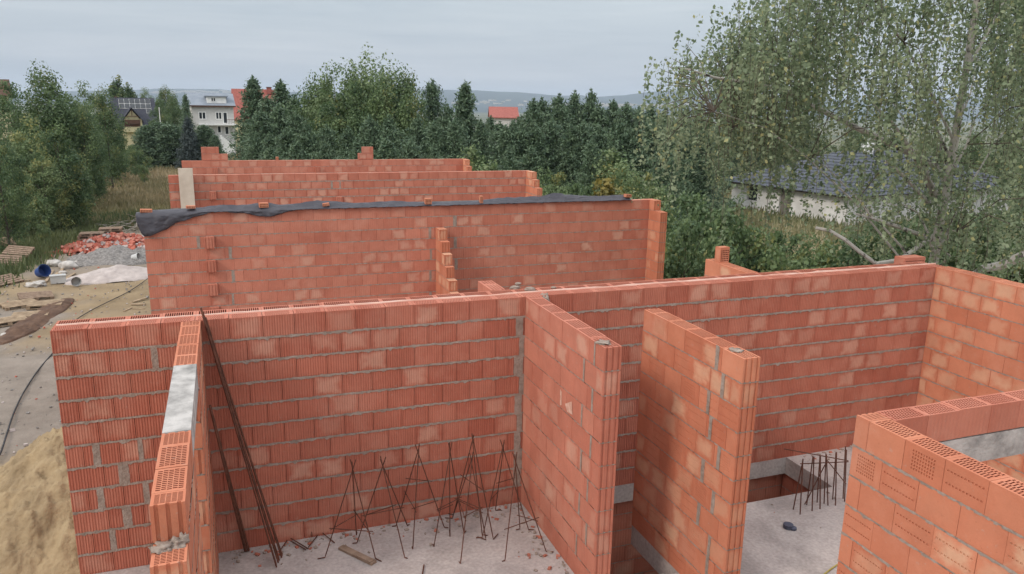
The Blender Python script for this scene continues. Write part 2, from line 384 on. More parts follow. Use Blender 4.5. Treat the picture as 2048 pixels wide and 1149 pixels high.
# near unit: party wall (two leaves) behind the front room
w1 = block_wall('block_wall', 'long red clay block wall with grey mortar beds closing the front rooms, foreground leaf of the pair', 0, 0.0, 'x', 11.85, seed=3, tops='fine', flutes=(12, 0), bed=1.7, palef=0.32, darkbias=0.12, group=WG,
   mort=[(0.93, 0.05, (9,), 0), (0.30, 0.06, (5,), 0), (0.72, 0.05, (5, 3), 0), (0.52, 0.09, (4,), 0), (0.27, 0.07, (3,), 0), (0.5, 0.11, (2,), 0), (0.33, 0.05, (1,), 0), (4.99, 0.10, (9, 7, 5, 3, 2, 1), 0), (5.02, 0.07, (8, 6, 4), 0)])
w1b = block_wall('block_wall', 'rear leaf of the long double block wall, with big open cells along its top behind the pale strip', 0, 0.208, 'x', 11.98, seed=4, tops='big', flutes=(0, 0), bed=0.8, group=WG,
   ext=lambda i: (0, 11.98 if i % 2 else 11.80))
fs = MB()
pts_ = [(0.02+11.86*k/90, 2.750+random.uniform(-0.003, 0.0035)-(0.012 if k in (35, 36, 47, 48, 66, 71, 72) else 0)) for k in range(91)]
for (xa, za), (xb, zb_) in zip(pts_[:-1], pts_[1:]):
    fs.face([(xa, 0.1920, za), (xb, 0.1920, zb_), (xb, 0.2030, zb_), (xa, 0.2030, za)]); fs.face([(xa, 0.1900, 2.6), (xb, 0.1900, 2.6), (xb, 0.1900, zb_), (xa, 0.1900, za)]); fs.face([(xb, 0.206, 2.6), (xa, 0.206, 2.6), (xa, 0.206, za), (xb, 0.206, zb_)])
tag(fs.build('joint_strip', [FOAM]), 'thin pale strip running along the joint on top of the long double wall', 'foam strip')
# left cross wall with doorway, lintel, stepped near end
w2 = block_wall('block_wall', 'narrow left cross wall with a white concrete lintel and a stepped near end', 1.2, -9.2, 'y', 9.195, n=11, seed=5, tops='across', flutes=(0, 0), bed=1.0, palef=0.3, group=WG, mats=[CLAYO, HOLE, MORT],
   ext=lambda i: ((9.2-4.0 if i == 10 else 9.2-4.235 if i == 9 else 9.2-4.5 if i == 8 else 9.2-4.8 if i == 7 else 9.2-5.1), 9.195), holes=[(9.2-2.95, 9.2-1.46, 10, 11), (9.2-2.75, 9.2-1.6, 0, 10)])
b = MB(); b.box(0, 0, 2.513, 0.186, 1.485, 2.738)
lt = b.build('lintel', [LINT], w2, (0.001, 9.2-2.9475, 0)); lt['label'] = 'pale cast concrete lintel over the doorway'
for k, (lx, ly, lz, sx, sy, sz) in enumerate([(1.26, -4.05, 2.492, 0.055, 0.05, 0.022), (1.33, -4.04, 2.495, 0.05, 0.04, 0.028), (1.365, -4.025, 2.502, 0.024, 0.03, 0.035)]): lump('mortar_smear', (lx, ly, lz), sx, sy, sz, MORT, w2, k, 3, 0.9)
w3 = block_wall('block_wall', 'free-standing cross wall to the right of the rebar stands, ending at a fluted block edge', 5.05, -2.12, 'y', 2.115, seed=6, tops='across', flutes=(0, 0), bed=0.35, palef=0.25, darkbias=-0.15, group=WG,
   mort=[(0.22, 0.03, (10, 8, 6, 4, 2), 0), (0.42, 0.03, (9, 7, 5, 3, 1), 0)])
lump('mortar_smear', (5.11, -1.98, 2.745), 0.06, 0.07, 0.012, MORT, w3, 5, 3, 0.9)
b = MB(); c_ = (1, 1, 1)
b.face([(-0.003, 0.29, 0.02), (-0.003, 0.33, 0), (-0.003, 0.34, 0.19), (-0.003, 0.30, 0.17)][::-1], 0, c_); b.face([(-0.0035, 0, 0.02), (-0.0035, 0.14, 0), (-0.0035, 0.20, 0.07), (-0.0035, 0.03, 0.16)][::-1], 0, c_)
b.build('scraped_patch', [noise_mat('scraped_clay', (0.52, 0.27, 0.20), (0.64, 0.42, 0.33), 20)], w3, (0, 0.66, 1.77))
w4 = block_wall('block_wall', 'free-standing cross wall right of the stair opening, banded orange blocks and a fluted near edge', 6.15, -2.80, 'y', 1.86, seed=7, tops='across', fstyle='dots', bed=0.5, palef=0.3, mats=[CLAYO, HOLE, MORT], group=WG,
   mort=[(0.42, 0.05, (10, 7), 0), (0.27, 0.05, (9, 6, 4), 0), (0.50, 0.05, (8, 5, 3), 0), (0.30, 0.05, (2, 1), 0)])
lump('mortar_smear', (6.23, -2.56, 2.745), 0.05, 0.06, 0.010, MORT, w4, 8, 3, 0.9)
w5 = block_wall('block_wall', 'orange block wall with dotted rows in the right foreground, its open cells showing on top', 6.15, -10.0, 'y', 5.81, seed=8, tops='across', fstyle='dots', bed=0.9, palef=0.42, darkbias=-0.1, mats=[CLAYO, HOLE, MORT], group=WG)
w6 = block_wall('block_wall', 'block wall over a grey lintel beam in the right foreground, meeting the dotted wall at a corner', 6.345, -4.37, 'x', 5.31, T=0.184, seed=9, tops='across', flutes=(0, 0), bed=0.6, palef=0.2, darkbias=-0.1, mats=[CLAY, HOLE, MORT], group=WG,
   holes=[(0.42, 5.0, 9, 10), (0.55, 4.85, 0, 9)])
b = MB(); b.box(0, 0, 2.252, 4.575, 0.182, 2.486)
lb = b.build('lintel_beam', [LINT], w6, (0.4225, 0.001, 0))
wr = block_wall('block_wall', 'right outer block wall running from the far corner towards the right edge', 11.66, -10.0, 'y', 9.995, T=0.25, seed=10, tops='fine', flutes=(0, 0), bed=0.8, palef=0.5, darkbias=-0.15, mats=[CLAYO, HOLE, MORT], group=WG,
   mort=[(8.1, 0.06, (8, 6), 0), (7.2, 0.06, (9,), 0)])
lump('mortar_lump', (5.315, 0.03, 2.69), 0.05, 0.07, 0.075, MORT, w1, 11, 3, 0.7)
# -------- second unit (between the double wall and the tarp-covered wall)
w7 = block_wall('block_wall', 'tall party wall across the second house, covered along its top by black sheeting', 0.12, 8.5, 'x', 11.74, seed=12, tops=None, flutes=(0, 0), bed=1.0, palef=0.22, darkbias=-0.12, group=WG,
   mort=[(1.0, 0.05, (8, ), 0), (1.62, 0.05, (7, 5, 3), 0), (5.9, 0.05, (8, 6, 4, 2), 0), (6.5, 0.07, (9, 7, 5), 0)])
def step_ext(z):  # near ends of the stepped stub, from the top course down
    return {8: 0.34, 7: 0.54, 6: 0.75, 5: 0.91, 4: 1.15, 3: 1.4, 2: 1.6, 1: 1.8, 0: 2.0}.get(z, 0.2)
w8 = block_wall('block_wall', 'stepped block stub projecting from the middle of the sheeted wall', 6.15, 8.5-2.2, 'y', 2.197, n=9, seed=13, tops=None, flutes=(0, 0), bed=0.3, mats=[CLAYO, HOLE, MORT], group=WG, ext=lambda i: (2.2-step_ext(i), 2.197))
w9 = block_wall('block_wall', 'short return wall at the right end of the sheeted wall with a fluted edge', 11.67, 7.93, 'y', 0.568, seed=14, tops=None, flutes=(0, 0), bed=0.4, darkbias=-0.2, palef=0.4, mats=[CLAYO, HOLE, MORT], group=WG, ext=lambda i: (0.0 if i < 10 else 0.33, 0.568))
def tooth(x, y, z, L=0.13, parent=None, seed=0):
    rd = random.Random(seed); b = MB(); P = profile(0.188, L, 3, 0, False, False, ge=0.012, g=0.012); c = (rd.uniform(0.3, 0.7), 0.1, 0)
    for q in range(len(P)):
        p, r = P[q], P[(q+1) % len(P)]; b.face([(p[0], p[1], 0), (r[0], r[1], 0), (r[0], r[1], 0.237), (p[0], p[1], 0.237)], 0, c, [(p[0]*5, 0), (r[0]*5, 0), (r[0]*5, 1), (p[0]*5, 1)])
    b.face([(p[0], p[1], 0.237) for p in P], 0, c); b.face([(p[0], p[1], 0) for p in P][::-1], 0, c)
    return b.build('bonding_block', [CLAY, HOLE, MORT], parent, Vector((x, y-L, z))-Vector(parent.location))
for k, z in enumerate((2.0, 1.5, 1.0, 0.5, 0.0)): tooth(1.24, 8.497, z, 0.13, w7, k)
# -------- third and fourth party walls
w10 = block_wall('block_wall', 'third party wall with pale mortar lines, behind the sheeted wall', 0.12, 17.0, 'x', 11.7, seed=15, tops=None, flutes=(0, 0), bed=1.9, darkbias=0.1, palef=0.25, group=WG, mort=[(4.8, 0.05, (9,), 0), (5.1, 0.05, (9,), 0)])
for k, z in enumerate((2.5-0.5, 1.5, 1.0)): tooth(1.24, 16.997, z+0.0, 0.13, w10, k+9)
for k, z in enumerate((1.75, 1.25)): tooth(5.05, 16.997, z, 0.16, w10, k+19)
w11 = block_wall('block_wall', 'short stepped return wall at the right end of the third party wall', 11.64, 15.9, 'y', 1.095, seed=16, tops=None, flutes=(0, 0), bed=1.2, darkbias=-0.2, mats=[CLAYO, HOLE, MORT], group=WG, ext=lambda i: ({10: 0.55, 9: 0.28}.get(i, 0.0), 1.095))
w12 = block_wall('block_wall', 'farthest party wall, topped by two short block piers', 0.25, 22.8, 'x', 11.0, seed=17, tops=None, flutes=(0, 0), bed=0.6, darkbias=-0.15, group=WG)
for k, z in enumerate((2.25, 1.75)): tooth(1.3, 22.797, z, 0.14, w12, k+29)
tooth(5.05, 22.797, 2.25, 0.14, w12, 40)
w13 = block_wall('block_wall', 'short return wall at the right end of the farthest party wall', 11.06, 22.1, 'y', 0.69, seed=18, tops=None, flutes=(0, 0), bed=0.5, darkbias=-0.2, mats=[CLAYO, HOLE, MORT], group=WG, ext=lambda i: (0.3 if i == 10 else 0, 0.69))
# block piers on the farthest wall
p1 = block_wall('block_pier', 'stepped stack of blocks at the left end of the farthest wall', 0.95, 22.84, 'x', 1.2, z0=2.75, n=2, T=0.15, seed=20, tops=None, flutes=(0, 0), bed=0.4, ext=lambda i: (0.0, 0.92 if i == 0 else 0.62), category='block pier')
p2 = block_wall('block_pier', 'small square block pier in the middle of the farthest wall', 6.75, 22.84, 'x', 0.6, z0=2.75, n=2, T=0.15, seed=21, tops=None, flutes=(0, 0), bed=0.2, ext=lambda i: (0.0 if i == 0 else 0.16, 0.6), category='block pier')
# low wall in the second unit behind the right room
w14 = block_wall('block_wall', 'short wall running back from the double wall, a single half block standing on it', 8.57, 0.405, 'y', 1.03, seed=22, tops='fine', flutes=(0, 0), bed=0.2, palef=0.6, darkbias=-0.3, mats=[CLAYO, HOLE, MORT], group=WG)
w15 = block_wall('block_wall', 'short low wall behind the double wall beside the mortar lumps', 4.75, 0.405, 'y', 0.55, seed=23, tops='fine', flutes=(0, 0), bed=0.3, palef=0.3, darkbias=-0.2, mats=[CLAY, HOLE, MORT], group=WG)
for k, (px, py, s_) in enumerate([(1030, 573, 0.09), (1062, 577, 0.10), (1036, 565, 0.06), (1108, 573, 0.05)]):
    p = on_plane(px, py, 2.77); tag(lump('mortar_lump', (p[0], max(p[1], 0.3), 2.75), s_*0.75, s_*0.4, s_*0.3, MORT, None, 30+k), ['grey mortar lump on the double wall, left of two close ones', 'grey mortar lump on the double wall beside the cross wall end', 'small grey mortar lump farther back behind the double wall', 'smallest round mortar crumb on the double wall right of the others'][k], 'mortar lump', 'mortar droppings on the double wall')
# loose bricks and blocks -----------------------------------------------------
def loose_brick(x, y, z, w, d, h, rz, label, ry=0.0, group='loose bricks weighing down the black sheeting', mats=None, name='loose_brick'):
    b = MB(); c = (0.6, 0.3, 0)
    b.box(-w/2, -d/2, 0, w/2, d/2, h, 0, c, skip='f')
    nx = max(3, int(w/0.03)); ny = max(2, int(h/0.035))
    rows = [(h*(0.12+0.76*j/ny), h*(0.12+0.76*j/ny)+h*0.76/ny*0.6, [(w*(0.06+0.88*(i+0.15)/nx), w*(0.06+0.88*(i+0.75)/nx)) for i in range(nx)]) for j in range(ny)]
    b.panel((-w/2, -d/2, 0), (1, 0, 0), (0, 0, 1), w, h, rows, 0.03, 0, c, 1)
    o = b.build(name, mats or [CLAYO, HOLE], None, (x, y, z)); o.rotation_euler = (0, ry, rz)
    return tag(o, label, 'brick', group)
for k, (px, dz, w, h, lab, ry) in enumerate([(291, 0.02, 0.25, 0.07, 'loose brick at the far left end of the black sheeting', 0.05), (381, 0.075, 0.20, 0.06, 'loose brick on the sheeting beside the beige board', 0.03), (527, 0.055, 0.21, 0.11, 'loose brick lying on a raised fold of the sheeting, third from left', 0.0),
     (652, 0.05, 0.16, 0.07, 'loose brick half covered by the sheeting left of centre', -0.1), (856, 0.03, 0.17, 0.15, 'squarish loose block standing on the sheeting near the middle', 0.0), (962, 0.02, 0.08, 0.19, 'narrow brick standing upright on the sheeting', 0.0), (1254, 0.06, 0.18, 0.09, 'loose brick holding the right end of the sheeting', 0.1)]):
    p = at(px, 410, 1); t = (8.56-CAM[1])/(p[1]-CAM[1]); loose_brick(CAM[0]+(p[0]-CAM[0])*t, 8.56, 2.745+dz, w*0.88, 0.12, h*0.85, random.uniform(-0.15, 0.15), lab, ry)
loose_brick(8.66, 1.15, 2.742, 0.17, 0.12, 0.24, 0.1, 'upright half block standing on the short wall behind the right room', 0, 'loose blocks on the wall tops', [CLAYO, HOLE], 'half_block')
loose_brick(3.65+0.0, 22.9, 2.745, 0.10, 0.10, 0.12, 0, 'tiny block piece standing on the farthest wall between the piers', 0, 'loose blocks on the wall tops', None, 'half_block')
loose_brick(11.70, 0.52, 2.50, 0.42, 0.20, 0.30, 0.0, 'block standing behind the far right corner of the double wall', 0, 'loose blocks on the wall tops', [CLAY, HOLE], 'half_block')
# beige board against the third wall
b = MB(); b.box(0, 0, 0, 0.40, 0.10, 2.96, 0, skip='l'); b.face([(0, 0.10, 0), (0, 0, 0), (0, 0, 2.96), (0, 0.10, 2.96)], 1)
BEIGE = noise_mat('beige_board', (0.50, 0.42, 0.34), (0.60, 0.52, 0.43), 3); REDP = noise_mat('red_edge', (0.40, 0.08, 0.07), (0.50, 0.12, 0.10), 3)
o = b.build('board', [BEIGE, REDP], None, (0.42, 16.72, 0.0)); o.rotation_euler = (R_(-1.2), 0, 0); tag(o, 'beige board with a red edge standing against the third wall', 'board')
# black sheeting over the party wall ------------------------------------------
TARP, n_, b_ = mat('black_sheeting', 0.55); b_.inputs['Specular IOR Level'].default_value = 0.5; b_.inputs['Base Color'].default_value = (0.055, 0.053, 0.066, 1)
_t = N(n_, 'ShaderNodeTexCoord'); _z = N(n_, 'ShaderNodeTexNoise', ins={'Scale': 2.2, 'Detail': 3.0, 'Distortion': 1.2}); _mp = N(n_, 'ShaderNodeMapping'); _mp.inputs['Scale'].default_value = (1, 2.5, 2.5); n_.links.new(_t.outputs['Object'], _mp.inputs[0]); n_.links.new(_mp.outputs[0], _z.inputs['Vector'])
_bp = N(n_, 'ShaderNodeBump', ins={'Strength': 0.8, 'Distance': 0.05}); n_.links.new(_z.outputs['Fac'], _bp.inputs['Height']); n_.links.new(_bp.outputs[0], b_.inputs['Normal'])
bot = [(268, 432), (273, 446), (279, 462), (285, 468), (296, 467), (305, 463), (330, 455), (348, 443), (360, 440), (400, 429), (430, 421), (480, 424), (520, 432), (545, 431), (580, 421), (620, 415), (700, 411), (800, 408), (960, 406), (1000, 405), (1100, 400), (1200, 398), (1262, 399)]
top = [(268, 428), (300, 420), (400, 414), (440, 407), (480, 409), (530, 401), (560, 408), (620, 403), (635, 398), (660, 399), (700, 405), (790, 401), (850, 404), (960, 401), (1000, 394), (1080, 391), (1120, 384), (1150, 385), (1180, 391), (1230, 390), (1262, 389)]
ti = lambda tab, x: float(np.interp(x, [a for a, _ in tab], [c for _, c in tab]))
NX = 420; rows_ = []
for i in range(NX+1):
    px = 270+(1262-270)*i/NX; X0 = 0.02+(px-270)/(1262-270)*11.15
    # true x from the ray on the plane y = 8.48
    p = at(px, 415, 1); t = (8.48-CAM[1])/(p[1]-CAM[1]); X0 = CAM[0]+(p[0]-CAM[0])*t
    yl = 425-25*(px-285)/1005; drop = max(0.01, (ti(bot, px)-yl)*0.0108); bul = max(0.0, (yl-ti(top, px))*0.0108)*0.75
    w_ = lambda a, s_: noise.noise(Vector((X0*s_, a, 3.3)))+0.6*noise.noise(Vector((X0*s_*3.1+a*2, a, 7.7)))
    ridge = 0.5*bul
    sec = [(8.74, 2.70-0.16+0.05*w_(1, 1.5)), (8.725, 2.74), (8.69, 2.752+bul*0.9), (8.64, 2.752+bul*(1.0+0.3*w_(2, 2))), (8.58, 2.752+bul*(0.45+0.5*w_(3, 2.6))+0.022*abs(w_(21, 5))+0.006), (8.53, 2.753+bul*0.25+0.02*abs(w_(4, 3))), (8.494, 2.752)]
    for q in range(1, 6): sec.append((8.488-0.014-0.055*abs(w_(5+q*0.55, 2.1))-0.02*abs(w_(9+q*.9, 6)), 2.752-drop*q/5+0.012*w_(14+q, 5)))
    rows_.append([(X0+0.015*w_(q, 1.0), yy, zz) for q, (yy, zz) in enumerate(sec)])
V = np.array([v for r in rows_ for v in r]); nc = len(rows_[0]); F = []
for i in range(NX):
    for j in range(nc-1): F.append((i*nc+j, i*nc+j+1, (i+1)*nc+j+1, (i+1)*nc+j))
me = np_mesh('black_sheeting', V, np.array(F), None, [TARP], True)
tarp = link('black_sheeting', me); tag(tarp, 'crumpled black plastic sheeting draped along the top of the second house wall', 'tarp')
tm = tarp.modifiers.new('t', 'SOLIDIFY'); tm.thickness = 0.003
# ---------------------------------------------------------------- slabs and lower storey
def slab_rects(name, rects, z1=0.0, z0=-0.26, material=CONC):
    b = MB()
    for (x0, y0, x1, y1) in rects: b.box(x0, y0, z0, x1, y1, z1-0.001)
    return tag(b.build(name, [material]), kind='structure')
# floor of the near unit with its L-shaped stair opening
s1 = MB()
for (x0, y0, x1, y1) in ((0.0, -12, 5.238, 0.0), (5.238, -12, 11.85, -2.0), (6.152, -2.0, 11.85, -0.95), (9.25, -0.95, 11.85, 0.0)):
    s1.box(x0, y0, -0.26, x1, y1, -0.001)
s1.box(0, 0.0, -0.26, 12.0, 0.41, -0.0015)
tag(s1.build('concrete_floor', [CONC]), kind='structure')
slab_rects('concrete_floor', [(0.12, 8.5, 11.86, 22.8)]); slab_rects('concrete_floor', [(0.12, 0.41, 11.86, 8.5)])
def lower_wall(x, y, axis, L, seed, label):
    return block_wall('lower_storey_wall', label, x, y, axis, L, T=0.25, z0=-3.26, n=12, seed=seed, tops=None, flutes=(0, 0), bed=0.6, group='lower storey walls', mats=[CLAY, HOLE, MORT])
lower_wall(0.0, 0.12, 'x', 11.85, 51, 'dark block wall seen below the floor through the stair opening')
lower_wall(0.0, -10.0, 'y', 10.1, 52, 'lower storey block wall under the left edge of the near house')
lower_wall(0.12, 0.42, 'y', 22.3, 53, 'lower storey block wall under the left side of the farther houses')
lower_wall(11.60, -10.0, 'y', 33.0, 54, 'lower storey block wall under the right side of the houses')
lower_wall(9.3, -3.0, 'y', 3.1, 55, 'inner block wall below the floor right of the stair opening')
lower_wall(4.98, -3.0, 'y', 3.1, 56, 'inner block wall below the floor left of the stair opening')
# stair flight cast in the opening (first steps below the floor)
b = MB()
for k in range(7): b.box(5.242, -2.0+0.0+k*0.27, -0.18*(k+1)-0.16, 6.148, -2.0+(k+1)*0.27, -0.18*(k+1)-(0.0 if k else 0.0))
tag(b.build('stair_flight', [CONC]), 'grey concrete stairs going down between the two free-standing cross walls', 'stairs')
# ---------------------------------------------------------------- rebar
def bar_pts(b, pts, r=0.0065): b.tube(pts, r, 5)
def rebar_stand(apex, feet, toes, bars, label, k):
    """apex/feet in photo pixels; feet rest on the floor"""
    F3 = [Vector(on_plane(x, y, 0.012)) for x, y in feet]; cen = sum(F3, Vector())/len(F3)
    d = Vector(at(apex[0], apex[1], 1)-CAM); t = ((cen.x-CAM[0])*d.x+(cen.y-CAM[1])*d.y)/(d.x*d.x+d.y*d.y); A = Vector(CAM)+d*t
    root = empty('rebar_stand', (A.x, A.y, 0)); tag(root, label, 'rebar stand', 'three legged rebar stands'); o3 = Vector((A.x, A.y, 0))
    legs = []
    for q, f in enumerate(F3):
        b = MB(); up = (A-f); tip = A+up.normalized()*0.09
        tx, ty = toes[q]; toe = Vector(on_plane(tx, ty, 0.010)); 
        if (toe-f).length > 0.16: toe = f+(toe-f).normalized()*0.12
        off = Vector((0.008*math.cos(q*2.1), 0.008*math.sin(q*2.1), 0))
        bar_pts(b, [toe-o3, f-o3+Vector((0, 0, 0.0)), f-o3+up*0.02, A-o3+off, tip-o3+off]); b.build('leg', [STEEL], root); legs.append((f, A))
    for (i, j, t0, t1) in bars:
        b = MB(); p = legs[i][0].lerp(A, t0); q = legs[j][0].lerp(A, t1); e = (q-p).normalized()*0.05
        bar_pts(b, [p-e-o3, q+e-o3], 0.0055); b.build('tie_bar', [STEEL], root)
ST = [((705.5, 935), [(650, 1115), (751, 1117), (713, 1070)], [(635, 1118), (763, 1123), (714, 1064)], [(0, 1, .32, .30), (0, 2, .33, .30), (1, 2, .30, .35)], 'leftmost rebar stand, near the loose plank'),
 ((765.5, 929), [(714, 1086), (809.5, 1115), (815, 1052)], [(705, 1087), (815, 1117), (818, 1049)], [(0, 1, .36, .55), (0, 2, .36, .3)], 'second rebar stand from the left'),
 ((836, 903), [(825.6, 1098), (888.6, 1055), (792, 1052)], [(824, 1094), (897, 1056), (784, 1053)], [(1, 2, .62, .64), (0, 2, .4, .45), (0, 1, .42, .35)], 'third rebar stand from the left, with a high tie bar'),
 ((900, 900), [(868, 1093), (900, 1073), (928, 1066)], [(866, 1089), (899, 1060), (932, 1062)], [(0, 2, .40, .42), (0, 1, .38, .36)], 'rebar stand in the middle of the group'),
 ((945.7, 882), [(986.8, 1078.5), (905, 1037), (965, 1075)], [(996, 1068), (890, 1036), (952, 1076)], [(0, 1, .5, .55), (1, 2, .25, .27)], 'tallest rebar stand in the crowded middle of the group'),
 ((943, 920), [(921, 1127), (972, 1080), (907, 1030)], [(918, 1124), (955, 1074), (897, 1028)], [(0, 1, .45, .40), (0, 2, .42, .3), (1, 2, .4, .3)], 'foremost rebar stand standing in front of the tallest one'),
 ((1005.8, 894), [(991, 1021), (1057, 1059.5), (966, 1070)], [(1002, 1020), (1068, 1060), (975, 1071)], [(0, 1, .45, .62), (0, 2, .3, .4)], 'rear rebar stand close to the concrete patched corner'),
 ((1030.7, 920), [(1010, 1121), (1092, 1103), (1040, 1058)], [(1004, 1123), (1107, 1104), (1032, 1060)], [(0, 1, .32, .36), (2, 1, .2, .34)], 'rightmost rebar stand beside the cross wall')]
for k, a in enumerate(ST): rebar_stand(*a, k)
def V3(px, py, z=0.012): return Vector(on_plane(px, py, z))
b = MB()
for (x0, y0), (x1, y1) in (((578, 1078), (617, 1098)), ((617, 1098), (640, 1065)), ((640, 1065), (669, 1086)), ((562, 1102), (578, 1076)), ((582, 1086), (612, 1100))):
    b.tube([tuple(V3(x0, y0)+Vector((0, 0, 0.02))), tuple(V3(x1, y1))], 0.007, 5)
b.tube([tuple(V3(624, 1074)), tuple(V3(624, 1074)+Vector((0, 0.05, 0.22)))], 0.006, 5)
tag(b.build('bent_rebar', [STEEL]), 'bent rebar offcuts lying on the floor beside the leaning bars', 'rebar offcuts')
WOOD = noise_mat('weathered_wood', (0.20, 0.135, 0.095), (0.33, 0.24, 0.175), 8, bump=0.3); WOODL = noise_mat('pale_wood', (0.25, 0.18, 0.12), (0.40, 0.30, 0.20), 5, bump=0.2)
p, q = V3(682, 1097, 0), V3(748, 1129, 0); b = MB(); L = (q-p).length; b.box(0, -0.04, 0.002, L, 0.04, 0.03, 0); b.box(L*0.55, -0.045, 0.031, L*0.97, 0.02, 0.045, 0)
o = b.build('plank', [WOOD], None, p); o.rotation_euler = (0, 0, math.atan2(q.y-p.y, q.x-p.x)); tag(o, 'short weathered plank lying on the concrete floor among the rebar stands', 'plank')
for (a0, a1, b0, b1, lab) in ((848, 1130, 845, 1149, 'thin steel scrap on the floor at the bottom edge'),):
    b = MB(); b.tube([tuple(V3(a0, a1)), tuple(V3(b0, b1))], 0.008, 5); tag(b.build('steel_scrap', [STEEL]), lab, 'steel scrap')
def leaning(name, lab, bots, tops_, n):
    root = empty(name, Vector(bots[0])); tag(root, lab, 'rebar bundle', 'bundles of long bars leaning in the corner'); o3 = Vector(bots[0])
    for k in range(n):
        t = k/(n-1); b = MB(); j = Vector((random.uniform(-.012, .012), random.uniform(-.012, .012), 0))
        P0 = Vector(bots[0]).lerp(Vector(bots[1]), t)+j; P1 = Vector(tops_[0]).lerp(Vector(tops_[1]), t)+j*0.5; L = P1-P0; P1 = P0+L*random.uniform(0.97, 1.0)
        b.tube([tuple(P0-o3), tuple(P0.lerp(P1, .5)-o3-Vector((0, 0, 0.02))), tuple(P1-o3)], 0.009, 5); b.build('bar', [STEEL], root)
tp = lambda px, py, yy: tuple(CAM+(at(px, py, 1)-CAM)*((yy-CAM[1])/(at(px, py, 1)[1]-CAM[1])))
leaning('rebar_bundle', 'bundle of long rusty bars leaning on the double wall top in the left corner', [tuple(V3(551, 1134)), tuple(V3(564, 1112))], [tp(397, 602, -0.035), tp(410, 634, -0.02)], 6)
leaning('rebar_bundle', 'second darker bundle of bars low in the corner behind the first', [tuple(V3(488, 1104)), tuple(V3(500, 1100))], [(1.42, -0.42, 1.95), (1.43, -0.34, 1.95)], 6)
# starter bars in the right room
root = empty('starter_bars', V3(1640, 1000, 0)); tag(root, 'row of rusty starter bars with tie bars rising from the floor in the right room', 'starter bars'); o3 = Vector(root.location)
for k, (bx, by, tx, ty) in enumerate([(1586, 1022, 1606, 920), (1600, 1032, 1606, 918), (1613, 1013, 1626, 913), (1624, 1025, 1628, 914), (1634, 1008, 1640, 910), (1640, 1021, 1641, 912), (1648, 1010, 1652, 908), (1656, 1014, 1653, 910), (1665, 1002, 1672, 905), (1671, 1014, 1673, 905), (1686, 1000, 1691, 893), (1689, 1006, 1693, 900)]):
    p = V3(bx, by, -0.02); d = Vector(at(tx, ty, 1)-CAM); t = ((p.x-CAM[0])*d.x+(p.y-CAM[1])*d.y)/(d.x*d.x+d.y*d.y); b = MB(); b.tube([tuple(p-o3), tuple(Vector(CAM)+d*t-o3)], 0.008, 5); b.build('bar', [STEEL], root)
ref = V3(1640, 1015, 0); dd = (ref-Vector(CAM)); dd = math.hypot(dd.x, dd.y)
def ah(px, py, k=1.0):
    d = Vector(at(px, py, 1)-CAM); t = dd*k/math.hypot(d.x, d.y); return Vector(CAM)+d*t
for pts in (((1600, 928), (1697, 924)), ((1568, 898), (1697, 922)), ((1652, 918), (1692, 968)), ((1650, 930), (1602, 1024))):
    b = MB(); b.tube([tuple(ah(*pts[0])-o3), tuple(ah(*pts[1])-o3)], 0.007, 5); b.build('tie_bar', [STEEL], root)
# small dark drain cap on the floor
PLA = noise_mat('grey_plastic', (0.05, 0.055, 0.08), (0.10, 0.11, 0.15), 10, rough=0.5); p = V3(1576, 1056, 0)
b = MB(); b.tube([(0, 0, 0.001), (0, 0, 0.05)], 0.06, 20); b.tube([(0.035, -0.045, 0.001), (0.035, -0.045, 0.025)], 0.045, 16)
tag(b.build('drain_cap', [PLA], None, p), 'small dark round pipe cap on the floor of the right room', 'pipe cap')
HOSE = noise_mat('black_rubber', (0.02, 0.02, 0.022), (0.045, 0.045, 0.05), 5, rough=0.6); YEL = noise_mat('yellow_cable', (0.30, 0.24, 0.07), (0.40, 0.32, 0.10), 4)
b = MB(); b.tube([tuple(V3(x, y, 0.012)) for x, y in ((1630, 1165), (1648, 1149), (1662, 1138), (1674, 1130), (1690, 1126))], 0.009, 6); tag(b.build('cable', [YEL]), 'short yellowish cable on the floor at the foot of the dotted wall', 'cable')
# small floor crumbs
b = MB()
for k in range(170):
    x = random.uniform(1.5, 11.5); y = random.uniform(-5.5, -0.1)
    if (5.0 < x < 6.4 and y > -2.9) or (x < 9.4 and x > 5 and y > -1.0): continue
    s_ = random.uniform(0.006, 0.022); M_ = Matrix.Translation((x, y, s_*0.4)) @ Matrix.Rotation(random.uniform(0, 3), 4, 'Z') @ Matrix.Rotation(random.uniform(-.5, .5), 4, 'X'); b.box(-s_, -s_*0.6, -s_*0.4, s_, s_*0.6, s_*0.4, random.choice([0, 0, 1]), M=M_)
for k in range(420):
    c_ = random.choice([0, 0, 1, 2, 3]); d_ = abs(random.gauss(0, 0.16))+0.02
    x, y = [(random.uniform(1.5, 5.0), -d_), (5.04-d_, random.uniform(-2.4, 0)), (random.uniform(9.4, 11.6), -d_), (6.36+d_, random.uniform(-2.9, -1.0))][c_]
    s_ = 0.005+0.022*random.random()**2; M_ = Matrix.Translation((x, y, s_*0.3)) @ Matrix.Rotation(random.uniform(0, 3), 4, 'Z') @ Matrix.Rotation(random.uniform(-.5, .5), 4, 'X'); b.box(-s_, -s_*0.8, -s_*0.35, s_, s_*0.6, s_*0.35, random.choice([0, 0, 0, 1]), M=M_)
tag(b.build('floor_crumbs', [MORT, CLAY]), 'mortar and clay crumbs scattered over the concrete floor', 'debris', None, 'stuff')

